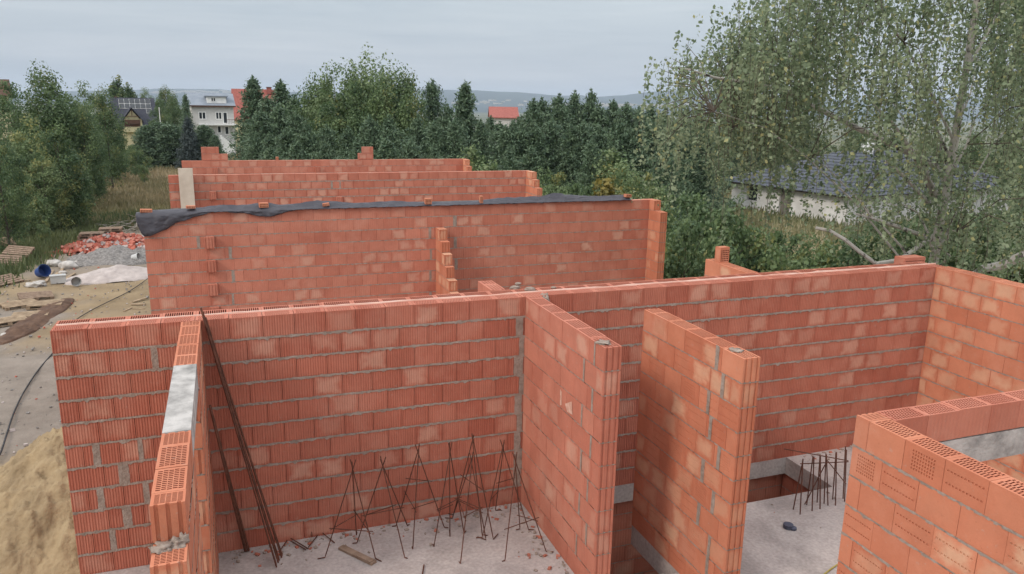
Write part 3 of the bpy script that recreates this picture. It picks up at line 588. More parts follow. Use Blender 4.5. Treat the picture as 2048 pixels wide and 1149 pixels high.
# ================================================================ PART TWO: surroundings
def sst(a, b, x): t = np.clip((x-a)/(b-a), 0, 1); return t*t*(3-2*t)
def gz(x, y):
    x = np.asarray(x, float); y = np.asarray(y, float)
    z = -3.1-0.012*np.clip(y-40, 0, 120)-0.02*np.clip(x-15, 0, 90)
    d = np.hypot(x-2, y+8)
    return z-0.05*np.clip(d-170, 0, 800)*sst(170, 400, d)
def gzf(x, y): return float(gz(x, y))
# terrain: one sheet, fine near the site, coarse far away
def axis_pts(lo, hi, fine_lo, fine_hi, step):
    a = list(np.arange(fine_lo, fine_hi, step)); x = fine_lo; s_ = step
    L = []
    while x > lo: s_ *= 1.25; x -= s_; L.append(x)
    x = a[-1]; s_ = step; H = []
    while x < hi: s_ *= 1.25; x += s_; H.append(x)
    return np.array(L[::-1]+a+H)
gx = axis_pts(-12000, 12000, -16, 20, 0.4); gy = axis_pts(-12000, 12000, 2, 62, 0.4)
XX, YY = np.meshgrid(gx, gy, indexing='ij'); ZZ = gz(XX, YY)
nzv = np.array([[noise.fractal(Vector((x*0.35, y*0.35, 0)), 0.8, 2.0, 4) if (-20 < x < 24 and 0 < y < 70) else 0 for y in gy] for x in gx])
ZZ = ZZ+nzv*0.09
edge = -8.2+1.2*np.array([[noise.noise(Vector((y*0.25, 1.1, 0))) for y in gy]])  # left border of the bare site
edge = edge+np.interp(YY[0:1, :], [0, 30, 36, 44, 47, 50], [-6, 0.6, 1.6, 3.0, 5.5, 9.5])
dirt = sst(-0.9, 0.9, XX-edge+nzv*1.2)*sst(0, 3, 50-YY)*sst(0, 4, 15.5-XX+nzv)
grey = np.maximum(sst(0.0, 2.0, -(XX+3.6)+nzv*2.0), sst(0, 5, 23.5-YY+nzv*4)*sst(0, 2, YY-9.5))*sst(0, 5, 29-YY)*0.9+sst(0, 3, YY-29.5)*0.7
far = sst(300, 900, np.hypot(XX, YY))
nx_, ny_ = XX.shape; V = np.stack([XX, YY, ZZ], -1).reshape(-1, 3)
ii = np.arange(nx_*ny_).reshape(nx_, ny_); F = np.stack([ii[:-1, :-1], ii[1:, :-1], ii[1:, 1:], ii[:-1, 1:]], -1).reshape(-1, 4)
GM, n, b_ = mat('site_ground', 0.95)
av = N(n, 'ShaderNodeAttribute', attribute_name='zone'); sp = N(n, 'ShaderNodeSeparateColor'); n.links.new(av.outputs['Color'], sp.inputs[0])
tcn = N(n, 'ShaderNodeTexCoord')
def nzc(scale, c1, c2, lo=0.35, hi=0.65, det=7.0):
    z = N(n, 'ShaderNodeTexNoise', ins={'Scale': scale, 'Detail': det, 'Roughness': 0.65}); n.links.new(tcn.outputs['Object'], z.inputs['Vector'])
    r = N(n, 'ShaderNodeValToRGB'); r.color_ramp.elements[0].position = lo; r.color_ramp.elements[1].position = hi
    r.color_ramp.elements[0].color = (*c1, 1); r.color_ramp.elements[1].color = (*c2, 1); n.links.new(z.outputs['Fac'], r.inputs[0]); return r.outputs[0]
grass = nzc(0.12, (0.13, 0.125, 0.06), (0.27, 0.22, 0.13)); farg = nzc(0.004, (0.05, 0.07, 0.03), (0.17, 0.155, 0.08))
sand = nzc(0.45, (0.20, 0.145, 0.085), (0.34, 0.255, 0.155), 0.3, 0.7); grav = nzc(0.8, (0.17, 0.145, 0.125), (0.29, 0.25, 0.215), 0.3, 0.7)
c_ = mixc(n, sp.outputs[1], sand, grav); c_ = mixc(n, sp.outputs[0], mixc(n, sp.outputs[2], grass, farg), c_)
n.links.new(c_, b_.inputs['Base Color'])
zb = N(n, 'ShaderNodeTexNoise', ins={'Scale': 5.0, 'Detail': 8.0, 'Roughness': 0.7}); n.links.new(tcn.outputs['Object'], zb.inputs['Vector'])
bp = N(n, 'ShaderNodeBump', ins={'Strength': 0.7, 'Distance': 0.08}); n.links.new(zb.outputs['Fac'], bp.inputs['Height']); n.links.new(bp.outputs[0], b_.inputs['Normal'])
me = np_mesh('ground', V, F, None, [GM], True)
za = me.attributes.new('zone', 'FLOAT_COLOR', 'POINT'); za.data.foreach_set('color', np.stack([dirt, np.clip(grey, 0, 1), far, np.ones_like(dirt)], -1).astype('f').ravel())
tag(link('ground', me), kind='structure')
# far hills
HZ = lambda px: 208+(px-1024)*0.01831
tab = [(-900, 190), (-200, 184), (0, 186), (290, 180), (310, 177.5), (440, 179), (470, 182), (560, 184), (700, 186), (850, 180), (940, 180.5), (1000, 184), (1040, 185), (1090, 190), (1130, 192), (1160, 190.5), (1200, 194), (1250, 191), (1290, 185), (1320, 183), (1345, 182), (1420, 187), (1500, 195), (1620, 199), (1760, 198), (1900, 196), (2050, 194), (2300, 199), (2900, 204)]
HILL = noise_mat('wooded_hill', (0.015, 0.035, 0.045), (0.035, 0.06, 0.06), 0.0035, lo=0.3, hi=0.7)
pxs = np.arange(-900, 2900, 9.0); prof = []
for k, px in enumerate(pxs):
    y = np.interp(px, [a for a, _ in tab], [c for _, c in tab])-0.9*noise.fractal(Vector((px*0.02, 0, 0)), 0.8, 2, 4)
    c0 = at(px, y, 6500); row = []
    for fr, hz in ((0.62, None), (0.70, 0.12), (0.80, 0.30), (0.90, 0.62), (1.0, 1.0), (1.12, 0.8), (1.35, None)):
        p = CAM+(c0-CAM)*fr; top = c0[2]; bz = -95.0
        row.append((p[0], p[1], bz if hz is None else -52+(top+52)*hz+(0 if fr == 1.0 else 9*noise.noise(Vector((px*0.013, fr*9, 0))))))
    prof.append(row)
V = np.array(prof).reshape(-1, 3); nr, nc2 = len(pxs), 7; F = np.array([(i*nc2+j, (i+1)*nc2+j, (i+1)*nc2+j+1, i*nc2+j+1) for i in range(nr-1) for j in range(nc2-1)])
tag(link('hills', np_mesh('hills', V, F, None, [HILL], True)), kind='structure')
# far town: pale specks on the plain
b = MB(); WHT = noise_mat('pale_render', (0.36, 0.36, 0.35), (0.55, 0.53, 0.51), 0.5)
def specks(px0, px1, y0, y1, d0, d1, k, wmin, wmax):
    for _ in range(k):
        px = random.uniform(px0, px1); dpt = random.uniform(d0, d1); p = at(px, random.uniform(y0, y1), dpt); w = random.uniform(wmin, wmax); h = random.uniform(4, 8)
        b.box(p[0]-w/2, p[1]-6, p[2]-h*0.7, p[0]+w/2, p[1]+6, p[2]+h*0.3)
specks(1040, 1420, 207, 214, 3300, 3900, 90, 6, 30); specks(300, 480, 181, 187, 5200, 5600, 50, 15, 90); specks(900, 1060, 200, 208, 3600, 3900, 22, 8, 26); specks(1420, 2048, 212, 220, 3300, 3800, 60, 6, 26)
specks(1150, 1390, 209, 213, 3000, 3300, 14, 30, 60)
tag(b.build('distant_town', [WHT]), 'pale specks of a distant town on the plain below the hills', 'town', None, 'stuff')
# ---------------------------------------------------------------- foliage
def leaf_mat(name, c1, c2, c3=None, tr=0.3):
    m_ = bpy.data.materials.new(name); m_.use_nodes = True; n = m_.node_tree; n.nodes.clear(); o = N(n, 'ShaderNodeOutputMaterial')
    a = N(n, 'ShaderNodeAttribute', attribute_name='blk'); s = N(n, 'ShaderNodeSeparateColor'); n.links.new(a.outputs['Color'], s.inputs[0])
    c = mixc(n, s.outputs[0], c1, c2)
    if c3: c = mixc(n, s.outputs[1], c, c3)
    d = N(n, 'ShaderNodeBsdfPrincipled'); d.inputs['Roughness'].default_value = 0.55; d.inputs['Specular IOR Level'].default_value = 0.35; n.links.new(c, d.inputs['Base Color'])
    t = N(n, 'ShaderNodeBsdfTranslucent'); n.links.new(c, t.inputs[0]); mx = N(n, 'ShaderNodeMixShader'); mx.inputs[0].default_value = tr
    n.links.new(d.outputs[0], mx.inputs[1]); n.links.new(t.outputs[0], mx.inputs[2]); n.links.new(mx.outputs[0], o.inputs[0]); return m_
BARK = noise_mat('dark_bark', (0.06, 0.05, 0.04), (0.12, 0.10, 0.08), 6)
BIRCHB = noise_mat('birch_bark', (0.06, 0.055, 0.05), (0.40, 0.38, 0.345), 7, lo=0.36, hi=0.46)
L_BROAD = leaf_mat('broad_leaves', (0.060, 0.108, 0.050), (0.165, 0.230, 0.095), (0.28, 0.28, 0.10))
L_LIGHT = leaf_mat('light_leaves', (0.100, 0.160, 0.068), (0.24, 0.30, 0.14), (0.33, 0.31, 0.11))
L_PINE = leaf_mat('pine_needles', (0.055, 0.105, 0.066), (0.150, 0.225, 0.130), (0.18, 0.21, 0.11), 0.2)
L_SPRUCE = leaf_mat('blue_spruce_needles', (0.045, 0.065, 0.062), (0.10, 0.125, 0.12), None, 0.1)
L_BIRCH = leaf_mat('birch_leaves', (0.125, 0.180, 0.100), (0.350, 0.410, 0.255), (0.42, 0.42, 0.20), 0.42)
L_YEL = leaf_mat('yellowing_leaves', (0.13, 0.13, 0.035), (0.26, 0.21, 0.05), None, 0.3)
def quads(C, s_, elong=1.5, tint=None, normals=None, hang=0.0, rg=rng):
    """leaf-shaped quads at centres C"""
    n = len(C); s_ = np.broadcast_to(s_, (n,))
    d = rg.normal(size=(n, 3)); 
    if normals is not None: d = d*0.7+normals
    d[:, 2] += 0.35 if not hang else 0
    d /= np.linalg.norm(d, axis=1)[:, None]+1e-9
    a = rg.normal(size=(n, 3)); 
    if hang: a[:, 2] -= hang
    a -= d*(a*d).sum(1)[:, None]; a /= np.linalg.norm(a, axis=1)[:, None]+1e-9; e = np.cross(d, a)
    a = a*(s_*elong/2)[:, None]; e = e*(s_/2)[:, None]
    V = np.stack([C-a, C+e*0.95-a*0.15, C+a, C-e*0.95-a*0.15], 1).reshape(-1, 3)
    return V, np.arange(4*n).reshape(n, 4)
def fib(n, rg): v = rg.normal(size=(n, 3)); return v/np.linalg.norm(v, axis=1)[:, None]
def limbs_mesh(name, H, r0, targets, m_, lean=0.0, rg=rng, frac=0.75, rs=0.35):
    b = MB(); pts = [(lean*H*t*t+0.02*H*math.sin(5*t+r0*9)*t, 0.015*H*math.cos(4*t)*t, H*t) for t in np.linspace(0, frac, 7)]
    b.tube(pts, [r0*(1-0.85*i/6) for i in range(7)], 7)
    for T in targets:
        t = min(frac*0.95, max(0.12, (T[2]/H)*0.7)); i = t/frac*6; i0 = int(i); f = i-i0; P = [pts[i0][k]*(1-f)+pts[min(6, i0+1)][k]*f for k in range(3)]
        M_ = [(P[k]+T[k])/2+(0.05*H if k == 2 else 0)*0.5 for k in range(3)]; rr = r0*(1-t)*rs+0.008
        b.tube([P, M_, tuple(T)], [rr, rr*0.6, rr*0.2], 5)
    return b
def broad_tree(name, H, Wd, nl, ls, lm, seed, zlow=0.12, nclump=70, crad=0.12, upright=0.0, trunkm=None, yell=0.08, shape=1.0):
    rg = np.random.default_rng(seed); C = []
    while len(C) < nclump:
        p = rg.uniform(-1, 1, 3); r = np.linalg.norm(p)
        if r > 1 or r < 0.35: continue
        z = (p[2]+1)/2; w = 1.0 if z < 0.5 else (1-((z-0.5)*2)**2*0.75*shape)
        C.append((p[0]*Wd/2*w*0.86*(0.8+0.4*rg.random()), p[1]*Wd/2*w*0.86, H*(zlow+(1-zlow)*z*0.93+0.03*rg.normal())))
    C = np.array(C); rad = crad*H*(0.6+0.8*rg.random(len(C)))*(1-0.3*C[:, 2]/H)
    ci = rg.integers(0, len(C), nl); dirs = fib(nl, rg); rr = rad[ci]*rg.random(nl)**0.45
    P = C[ci]+dirs*rr[:, None]*np.array([1, 1, 0.75+upright]); 
    ct = np.clip(rg.normal(0.42, 0.26, len(C)), 0, 1); tint = np.clip(ct[ci]+rg.normal(0, 0.17, nl), 0, 1); ye = (rg.random(len(C)) < yell)[ci]*rg.random(nl)
    V, F = quads(P, ls*(0.6+0.8*rg.random(nl)), 1.4, normals=dirs*0.8, rg=rg)
    me = np_mesh('crown', V, F, np.stack([tint, ye, ye], 1), [lm])
    root = empty(name); link('crown', me, root)
    tm = C[rg.choice(len(C), 14, replace=False)]; limbs_mesh('trunk', H, 0.018*H, tm, None, rg=rg).build('trunk', [trunkm or BARK], root)
    root['H'] = H; return root
def conifer(name, H, Rd, lm, seed, levels=26, nb=8, tuft=22, ls=0.16, pine=False, power=0.8, zlow=0.06):
    rg = np.random.default_rng(seed); P = []; T = []; b = MB(); b.tube([(0, 0, 0), (0, 0, H*0.5), (0, 0, H)], [0.014*H, 0.009*H, 0.003*H], 6)
    for l in range(levels):
        t = zlow+(1-zlow)*(l/levels)**1.0; R = Rd*(1-t)**power*(0.72+0.5*rg.random()) + 0.10
        if pine: R = Rd*min(1, (1-t)*1.25)**0.78*(0.5+0.75*rg.random())+0.05
        for k in range(nb):
            an = 2*math.pi*(k/nb+rg.random()*0.13)+l*0.7; rr = R*(0.65+0.5*rg.random()); up = (0.6 if pine else -0.12)*(0.5+t) 
            n_ = max(4, int(tuft*(0.35+rr/Rd)))
            s_ = rg.random(n_)**0.6; c = np.stack([math.cos(an)*rr*s_, math.sin(an)*rr*s_, H*t+up*rr*s_**1.6-(0.10*rr*s_ if not pine else 0)], 1)
            c += rg.normal(0, 0.045*H/6+0.05, (n_, 3)); P.append(c); tt = np.clip(rg.normal(0.42, 0.28)+0.15*s_, 0, 1); T.append(np.clip(tt+rg.normal(0, 0.15, n_), 0, 1))
            if k % 2 == 0: b.tube([(0, 0, H*t), (math.cos(an)*rr*.85, math.sin(an)*rr*.85, H*t+up*rr*0.7)], [0.012, 0.005], 4, cap=False)
    c = np.stack([rg.normal(0, 0.035, 90), rg.normal(0, 0.035, 90), H*(0.90+0.13*rg.random(90))], 1); P.append(c); T.append(np.full(90, 0.6))
    P = np.concatenate(P); T = np.concatenate(T); V, F = quads(P, ls*(0.6+0.8*rg.random(len(P))), 3.2, hang=(-1.2 if pine else 0.5), rg=rg)
    root = empty(name); link('crown', np_mesh('crown', V, F, np.stack([T, rg.random(len(T))*0.3, T], 1), [lm]), root); b.build('trunk', [BARK], root); root['H'] = H; return root
def plant(proto, px, top, depth, label, group=None, cat='tree', wx=1.0, first=[], z=None):
    if proto.name in first: o = copy_tree(proto)
    else: first.append(proto.name); o = proto
    p = at(px, 205, depth); x, y = p[0], p[1]; zg = gzf(x, y) if z is None else z; zt = at(px, top, depth)[2]; s_ = (zt-zg)/proto['H']
    o.location = (x, y, zg-0.03); o.scale = (s_*wx, s_*wx, s_); o.rotation_euler = (0, 0, random.uniform(0, 6.28)); tag(o, label, cat, group); return o
BA = broad_tree('broadleaf_tree', 8, 6.0, 15000, 0.10, L_BROAD, 101, nclump=95, crad=0.10)
BB = broad_tree('broadleaf_tree', 8, 5.0, 15000, 0.10, L_BROAD, 102, nclump=80, crad=0.11, upright=0.5, shape=0.7)
BC = broad_tree('broadleaf_tree', 8, 5.5, 14000, 0.10, L_LIGHT, 103, nclump=80, crad=0.10)
SH = broad_tree('leafy_shrub', 4, 4.6, 10000, 0.085, L_BROAD, 104, zlow=0.0, nclump=90, crad=0.15)
SL = broad_tree('leafy_shrub', 4, 3.6, 8000, 0.08, L_LIGHT, 105, zlow=0.0, nclump=60, crad=0.15, yell=0.2)
YB = broad_tree('young_birch', 5, 1.9, 2600, 0.10, L_LIGHT, 106, zlow=0.05, nclump=50, crad=0.08, upright=0.8, trunkm=BIRCHB, shape=1.2)
YY_ = broad_tree('yellowing_shrub', 3, 2.2, 2200, 0.11, L_YEL, 107, zlow=0.0, nclump=40, crad=0.15)
UP = broad_tree('upright_tree', 8, 3.4, 9000, 0.09, L_LIGHT, 108, zlow=0.15, nclump=70, crad=0.075, upright=2.0, shape=0.35, yell=0.02)
NA = broad_tree('leafy_bush', 6, 3.2, 11000, 0.085, L_BROAD, 111, zlow=0.0, nclump=90, crad=0.10, shape=0.7, yell=0.15)
NC = broad_tree('leafy_bush', 6, 3.0, 10000, 0.085, L_LIGHT, 112, zlow=0.0, nclump=80, crad=0.10, shape=0.7, yell=0.2)
PO = broad_tree('poplar', 10, 2.6, 4500, 0.20, L_BROAD, 109, zlow=0.05, nclump=80, crad=0.07, upright=1.0, shape=0.8)
P1 = conifer('pine_tree', 7, 1.9, L_PINE, 201, levels=24, nb=8, tuft=60, ls=0.065, pine=True)
P2 = conifer('pine_tree', 7, 1.6, L_PINE, 202, levels=28, nb=8, tuft=50, ls=0.06, pine=True)
S1 = conifer('spruce_tree', 8, 2.0, L_PINE, 203, levels=34, nb=10, tuft=40, ls=0.08)
BS = conifer('blue_spruce', 8, 2.3, L_SPRUCE, 204, levels=30, nb=11, tuft=44, ls=0.085, power=0.7)
TH = conifer('thuja', 4, 0.9, L_PINE, 205, levels=46, nb=14, tuft=26, ls=0.05, power=0.45, zlow=0.0)
GP = 'dark young pines of the thicket behind the houses'
# skyline trees of the thicket, one by one
ORD = ['first', 'second', 'third', 'fourth', 'fifth', 'sixth', 'seventh', 'eighth', 'ninth', 'tenth', 'eleventh', 'twelfth', 'thirteenth', 'fourteenth', 'fifteenth', 'sixteenth', 'seventeenth', 'eighteenth', 'nineteenth', 'twentieth', 'twenty-first', 'twenty-second', 'twenty-third', 'twenty-fourth', 'twenty-fifth', 'twenty-sixth', 'twenty-seventh', 'twenty-eighth', 'twenty-ninth', 'thirtieth']
CNT = {}
def ordl(key): CNT[key] = CNT.get(key, -1)+1; return ORD[CNT[key]]
for k, (px, top, d) in enumerate([(508, 158, 64), (535, 196, 60), (563, 165, 63), (590, 196, 60), (510, 232, 55), (520, 225, 54), (556, 215, 54), (590, 228, 52), (625, 205, 56)]):
    plant([P1, P2, S1][k % 3] if k not in (0, 2) else S1, px, top, d, ordl('a')+' dark conifer right of the grey house, growing in front of the red roof' if k not in (0, 2) else ['pointed spruce left of the red chimney, its tip above the roof', 'pointed spruce just right of the red chimney'][k == 2], 'dark conifers in front of the red roofed house', wx=1.25)
for px, top, d, pr, lab, wx in [(628, 158, 56, BB, 'broadleaf tree at the left end of the tall group behind the walls', 0.9), (668, 128, 54, BC, 'rounded light green tree at the left of the tall group', 0.85), (718, 104, 53, UP, 'tallest upright tree with thin tips rising above the thicket', 1.0), (748, 118, 55, UP, 'upright feathery tree right of the tallest one', 1.0), (778, 118, 54, UP, 'tall tree with a tufted top, third of the upright ones', 1.0), (805, 142, 55, BB, 'tall broadleaf tree at the right end of the tall group', 0.8), (700, 150, 51, BA, 'wide green tree in front of the tallest upright ones', 0.8), (760, 165, 50, BB, 'dense green tree below the tall feathery tops', 0.8), (655, 190, 50, BA, 'broad dark tree low in front of the rounded light one', 0.9), (820, 185, 50, BB, 'dark broad tree between the tall group and the lone pines', 0.8),
   (865, 165, 58, P2, 'slender lone pine standing right of the tall group', 1.1), (930, 168, 56, S1, 'pointed spruce left of the small red roof', 1.1), (895, 215, 54, P1, 'low pine between the slender pine and the pointed spruce', 1.2), (948, 262, 41, YB, 'light green young birch at the right end of the farthest brick wall', 1.0), (980, 296, 39, YB, 'smaller light green sapling right of the young birch', 1.15), (905, 300, 42, YB, 'small sapling peeping over the farthest brick wall', 1.0),
   (1235, 268, 42, YB, 'bright green young birch in front of the pines, above the yellow bush', 1.25), (1262, 300, 40, SL, 'light green bush right of the young birch', 0.8), (1218, 352, 37, YY_, 'yellowing bush just above the right part of the sheeted wall', 0.9), (1300, 318, 38, SL, 'green bush left of the birch curtain', 0.7), (1110, 318, 40, SL, 'brownish green bush above the end of the third wall', 0.7), (1165, 345, 38, SH, 'dark low bush behind the middle of the sheeting', 0.7)]:
    plant(pr, px, top, d, lab, None, 'shrub' if pr in (SL, SH, YY_) else 'tree', wx)
k = 0
for px, top, d in sorted([(1000, 238, 60), (1032, 244, 58), (1048, 222, 62), (1070, 210, 60), (1088, 190, 62), (1112, 190, 62), (1128, 205, 60), (1150, 190, 63), (1176, 190, 63), (1200, 204, 62), (1228, 202, 64), (1250, 210, 62), (1278, 214, 64), (1305, 212, 62), (1335, 218, 64), (1365, 222, 62), (1395, 226, 62), (1425, 228, 63), (1460, 236, 84), (1495, 240, 86), (1530, 244, 88), (1570, 248, 90), (1610, 248, 90),
   (965, 250, 52), (1010, 262, 50), (1040, 262, 50), (1075, 250, 50), (1105, 248, 51), (1140, 246, 50), (1170, 250, 50), (1205, 244, 51), (1240, 250, 50), (1275, 246, 50), (1310, 246, 51), (1345, 250, 50), (1380, 254, 51), (1410, 258, 52), (840, 235, 48), (870, 245, 47), (905, 250, 47), (775, 245, 46), (735, 235, 46), (690, 250, 46), (650, 245, 47), (610, 255, 47), (570, 262, 47), (530, 260, 49), (505, 262, 50), (715, 285, 41), (770, 285, 41), (820, 285, 41), (650, 290, 42), (870, 290, 41), (1020, 300, 42), (1065, 295, 42), (1190, 290, 43), (1340, 290, 43), (590, 290, 43), (540, 295, 44)]):
    row = 'skyline' if d >= 58 else ('middle' if d >= 46 else 'front'); side = 'left' if px < 930 else 'right'
    plant([P1, P2, P1, P2, S1, P1, P2][k % 7], px+random.uniform(-6, 6), top+random.choice([-6, -3, 0, 3, 7, 11])+random.uniform(-2, 2), d, ordl(row+side)+" dark pine from the left in the thicket's "+row+' row, '+side+' of the spruce', GP, wx=random.uniform(0.95, 1.5)); k += 1
# left side --------------------------------------------------------------------
GL = 'trees and bushes along the left side'
for px, top, d, pr, lab, wx in [(20, 150, 60, BA, 'tall broadleaf tree at the left edge of the picture', 0.8), (90, 138, 56, BB, 'tallest leafy tree at the left with two rounded tops', 0.95), (135, 178, 62, BA, 'round green tree right of the tallest left one', 0.75), (172, 164, 75, BC, 'paler tree behind, left of the narrow poplar', 0.75), (208, 178, 70, BB, 'mid green tree hiding the left side of the solar roof', 0.7), (238, 145, 165, PO, 'narrow dark poplar rising behind the solar roof', 1.2), (260, 160, 168, PO, 'shorter poplar right of the narrow dark one', 1.0), (330, 175, 170, BB, 'hazy tree far behind the solar roofed house', 0.9),
   (318, 195, 120, BA, 'dark tree right of the solar roofed house', 0.6), (345, 185, 125, BB, 'tree filling the gap between the two far houses', 0.7), (290, 176, 172, BC, 'hazy tree crown right above the solar panels', 0.8), (371, 190, 112, S1, 'dark spruce at the left corner of the grey house', 0.8), (372, 235, 95, BS, 'blue spruce growing below the grey house', 1.05), (404, 252, 97, TH, 'dark conical hedge bush right of the blue spruce', 1.7), (424, 272, 96, TH, 'lower dark hedge bush beside the white steps', 1.3), (335, 250, 98, TH, 'dark hedge bush left of the blue spruce', 2.2), (312, 246, 99, TH, 'dark hedge bush in front of the solar roofed house', 2.0), (288, 252, 98, TH, 'dark hedge bush under the wooden balcony', 2.0),
   (45, 215, 46, BC, 'yellowish green tree at the far left', 0.5), (-20, 240, 38, BA, 'leafy tree cut off by the left edge', 0.6), (105, 235, 46, BA, 'dense green tree in the middle of the left thicket', 0.5), (160, 215, 56, BB, 'green tree between the thicket and the hedge bushes', 0.7), (205, 255, 78, SH, 'olive green bush left of the dry field', 0.7), (262, 282, 84, SH, 'rounded bush standing in the dry field', 0.75), (275, 318, 76, SL, 'small light green bush in front of the rounded one', 0.52), (232, 262, 88, SL, 'pale bush behind the rounded field bush', 0.8),
   (70, 280, 44, BC, 'light green leafy bush low in the left thicket', 0.42), (8, 300, 46, BA, 'leafy bush at the left edge above the pallets', 0.42), (110, 300, 47, BB, 'dark bush at the right edge of the left thicket', 0.42), (145, 330, 54, SH, 'dark green bush beyond the stacked pallets', 0.45), (38, 345, 45, SH, 'dark bush low in the left thicket above the blue barrel', 0.36), (88, 385, 45, SH, 'dark bush above the brick rubble', 0.42), (-8, 400, 42, SH, 'shrub hanging over the tilted pallets', 0.4), (140, 400, 51, SH, 'low weedy bush behind the pallet stack', 0.5), (58, 440, 41, SL, 'low weeds above the blue barrel', 0.6), (180, 310, 64, SH, 'dark bush at the left border of the dry field', 0.45), (12, 420, 43, SL, 'yellowish weeds beside the tilted pallets', 0.5)]:
    if wx <= 0.5: pr = NA if pr in (SH, BA, BB) else NC; wx = 0.95 if pr is NA else 0.85
    plant(pr, px, top, d, lab, None, 'shrub' if pr in (SL, SH, NA, NC) else ('hedge bush' if pr is TH else 'tree'), wx)
# right side: thicket behind the right room ---------------------------------------
for px, top, d, pr, lab, wx in [(1395, 395, 21, SH, 'leafy bush right behind the end of the sheeted wall', 0.62), (1455, 370, 24, SH, 'dense bush left of the white house', 0.75), (1400, 352, 29, SH, 'bush between the pines and the white house', 0.75), (1512, 430, 27, SH, 'dark bush below the white house', 0.8), (1592, 438, 26, SH, 'bush under the corner of the white house wall', 0.6), (1665, 450, 24, SL, 'pale bush below the broken birch branch', 0.7), (1740, 430, 22, SH, 'dark bush behind the far corner of the right room', 0.8), (1830, 400, 23, SH, 'tall bush right of the broken branch', 0.8), (1920, 380, 24, SH, 'bush in front of the dark tiled roof', 0.85), (2010, 390, 23, SH, 'bush at the right edge of the picture', 0.85), (2090, 370, 24, SH, 'bush partly outside the right edge', 0.9), (1350, 430, 24, SH, 'low bush against the right end of the sheeted wall', 0.6),
   (1650, 262, 82, BA, 'tree behind the dark hipped roof', 0.9), (1720, 255, 85, BB, 'middle tree behind the dark hipped roof', 0.9), (1800, 262, 88, BA, 'tree right behind the roof ridge', 0.9), (1880, 268, 90, BC, 'yellowish tree behind the right half of the dark roof', 0.9), (1960, 262, 92, BB, 'green tree behind the right end of the dark roof', 0.9), (2030, 258, 90, BA, 'rightmost tree behind the dark roof, at the picture edge', 0.9), (1545, 255, 90, BB, 'hazy tree left behind the dark hipped roof', 0.9), (2090, 300, 60, BC, 'light tree near the right edge', 0.9), (1985, 300, 78, BC, 'pale tree above the right hip of the dark roof', 0.6)]:
    plant(pr, px, top, d, lab, None, 'shrub' if pr in (SL, SH) else 'tree', wx)
# ---------------------------------------------------------------- big weeping birch
def birch(seed, trunk, label, anchors_fn, nclu, ntw, leaf=0.050):
    rg = np.random.default_rng(seed); root = empty('weeping_birch', trunk[0]); o3 = np.array(trunk[0]); tag(root, label, 'tree')
    b = MB(); T = [np.array(p) for p in trunk]; b.tube([tuple(p-o3) for p in T], [0.115*(1-0.7*i/(len(T)-1)) for i in range(len(T))], 9, cap=True)
    C, W = anchors_fn(rg, nclu); tw = MB(); br = MB(); LP_, TN = [], []
    main = []; idx = rg.permutation(len(C))[:15]
    for i in idx:
        c = np.array(C[i]); hd = np.hypot(c[0]-T[0][0], c[1]-T[0][1]); zt = max(c[2]-0.75*hd-0.3, 0.6); k = int(np.clip(np.searchsorted([p[2] for p in T], zt), 1, len(T)-1)); f = np.clip((zt-T[k-1][2])/(T[k][2]-T[k-1][2]), 0, 1)
        P0 = T[k-1]*(1-f)+T[k]*f; up = np.array([0, 0, 0.35+0.10*hd]); L = [P0]
        for t in (0.2, 0.4, 0.6, 0.8, 1.0): L.append(P0*(1-t)+c*t+up*math.sin(math.pi*t)+rg.normal(0, 0.05, 3)*(1 if t < 1 else 0))
        main += L[1:]; b.tube([tuple(p-o3) for p in L], [0.026, 0.021, 0.016, 0.011, 0.008, 0.005], 6, cap=False)
    main = np.array(main)
    for c, w in zip(C, W):
        c = np.array(c); dd_ = np.linalg.norm(main-c, axis=1)+np.maximum(0, main[:, 2]-c[2]-0.8)*2; q = main[int(np.argmin(dd_))]; mid = (q+c)/2+np.array([0, 0, 0.10+0.08*np.linalg.norm(c-q)])
        br.tube([tuple(q-o3), tuple(mid-o3), tuple(c-o3)], [0.011, 0.008, 0.004], 4, cap=False)
        base = np.clip(rg.normal(0.45, 0.2), 0, 1)
        for _ in range(int(ntw*w)):
            s_ = c+rg.normal(0, 1, 3)*np.array([0.29, 0.29, 0.24])*w**0.3; L = rg.uniform(0.6, 2.0)*w**0.5; out_ = rg.normal(0, 0.14, 2); n_ = int(L/0.045)
            t = np.linspace(0, 1, n_); P = np.stack([s_[0]+out_[0]*np.sqrt(t), s_[1]+out_[1]*np.sqrt(t), s_[2]-L*t**1.25+0.08*np.sin(t*3)], 1)
            LP_.append(P+rg.normal(0, 0.028, P.shape)); TN.append(np.clip(base+rg.normal(0, 0.2, n_), 0, 1))
            if rg.random() < 0.35:
                q = P[::max(1, n_//4)]; tw.tube([tuple(v-o3) for v in q], 0.0035, 3, cap=False)
    P = np.concatenate(LP_)-o3; t = np.concatenate(TN); V, F = quads(P, leaf*(0.55+0.95*rg.random(len(P))), 1.35, hang=0.9, rg=rg)
    b.build('trunk', [BIRCHB], root); br.build('branches', [BARK], root); tw.build('twigs', [BARK], root); link('crown', np_mesh('crown', V, F, np.stack([t, (rg.random(len(t)) < 0.05)*1.0, t], 1), [L_BIRCH]), root)
    return root
tb = at(1868, 560, 14.3); tx, ty = tb[0], tb[1]
def zat(py, px=1868, d=14.3): return at(px, py, d)[2]
TR = [(tx-0.1, ty, -3.2), (tx-0.05, ty, -1.0), (tx+0.02, ty, 1.0), (tx-0.02, ty+0.05, 2.6), (tx+0.0, ty, 4.2), (tx+0.03, ty, 6.0), (tx+0.06, ty, 8.0), (tx+0.03, ty, 10.5)]
topt = [(1315, 135), (1345, 130), (1400, 118), (1430, 85), (1470, 50), (1530, -5), (1600, -110), (1750, -200), (1900, -230), (2150, -150)]
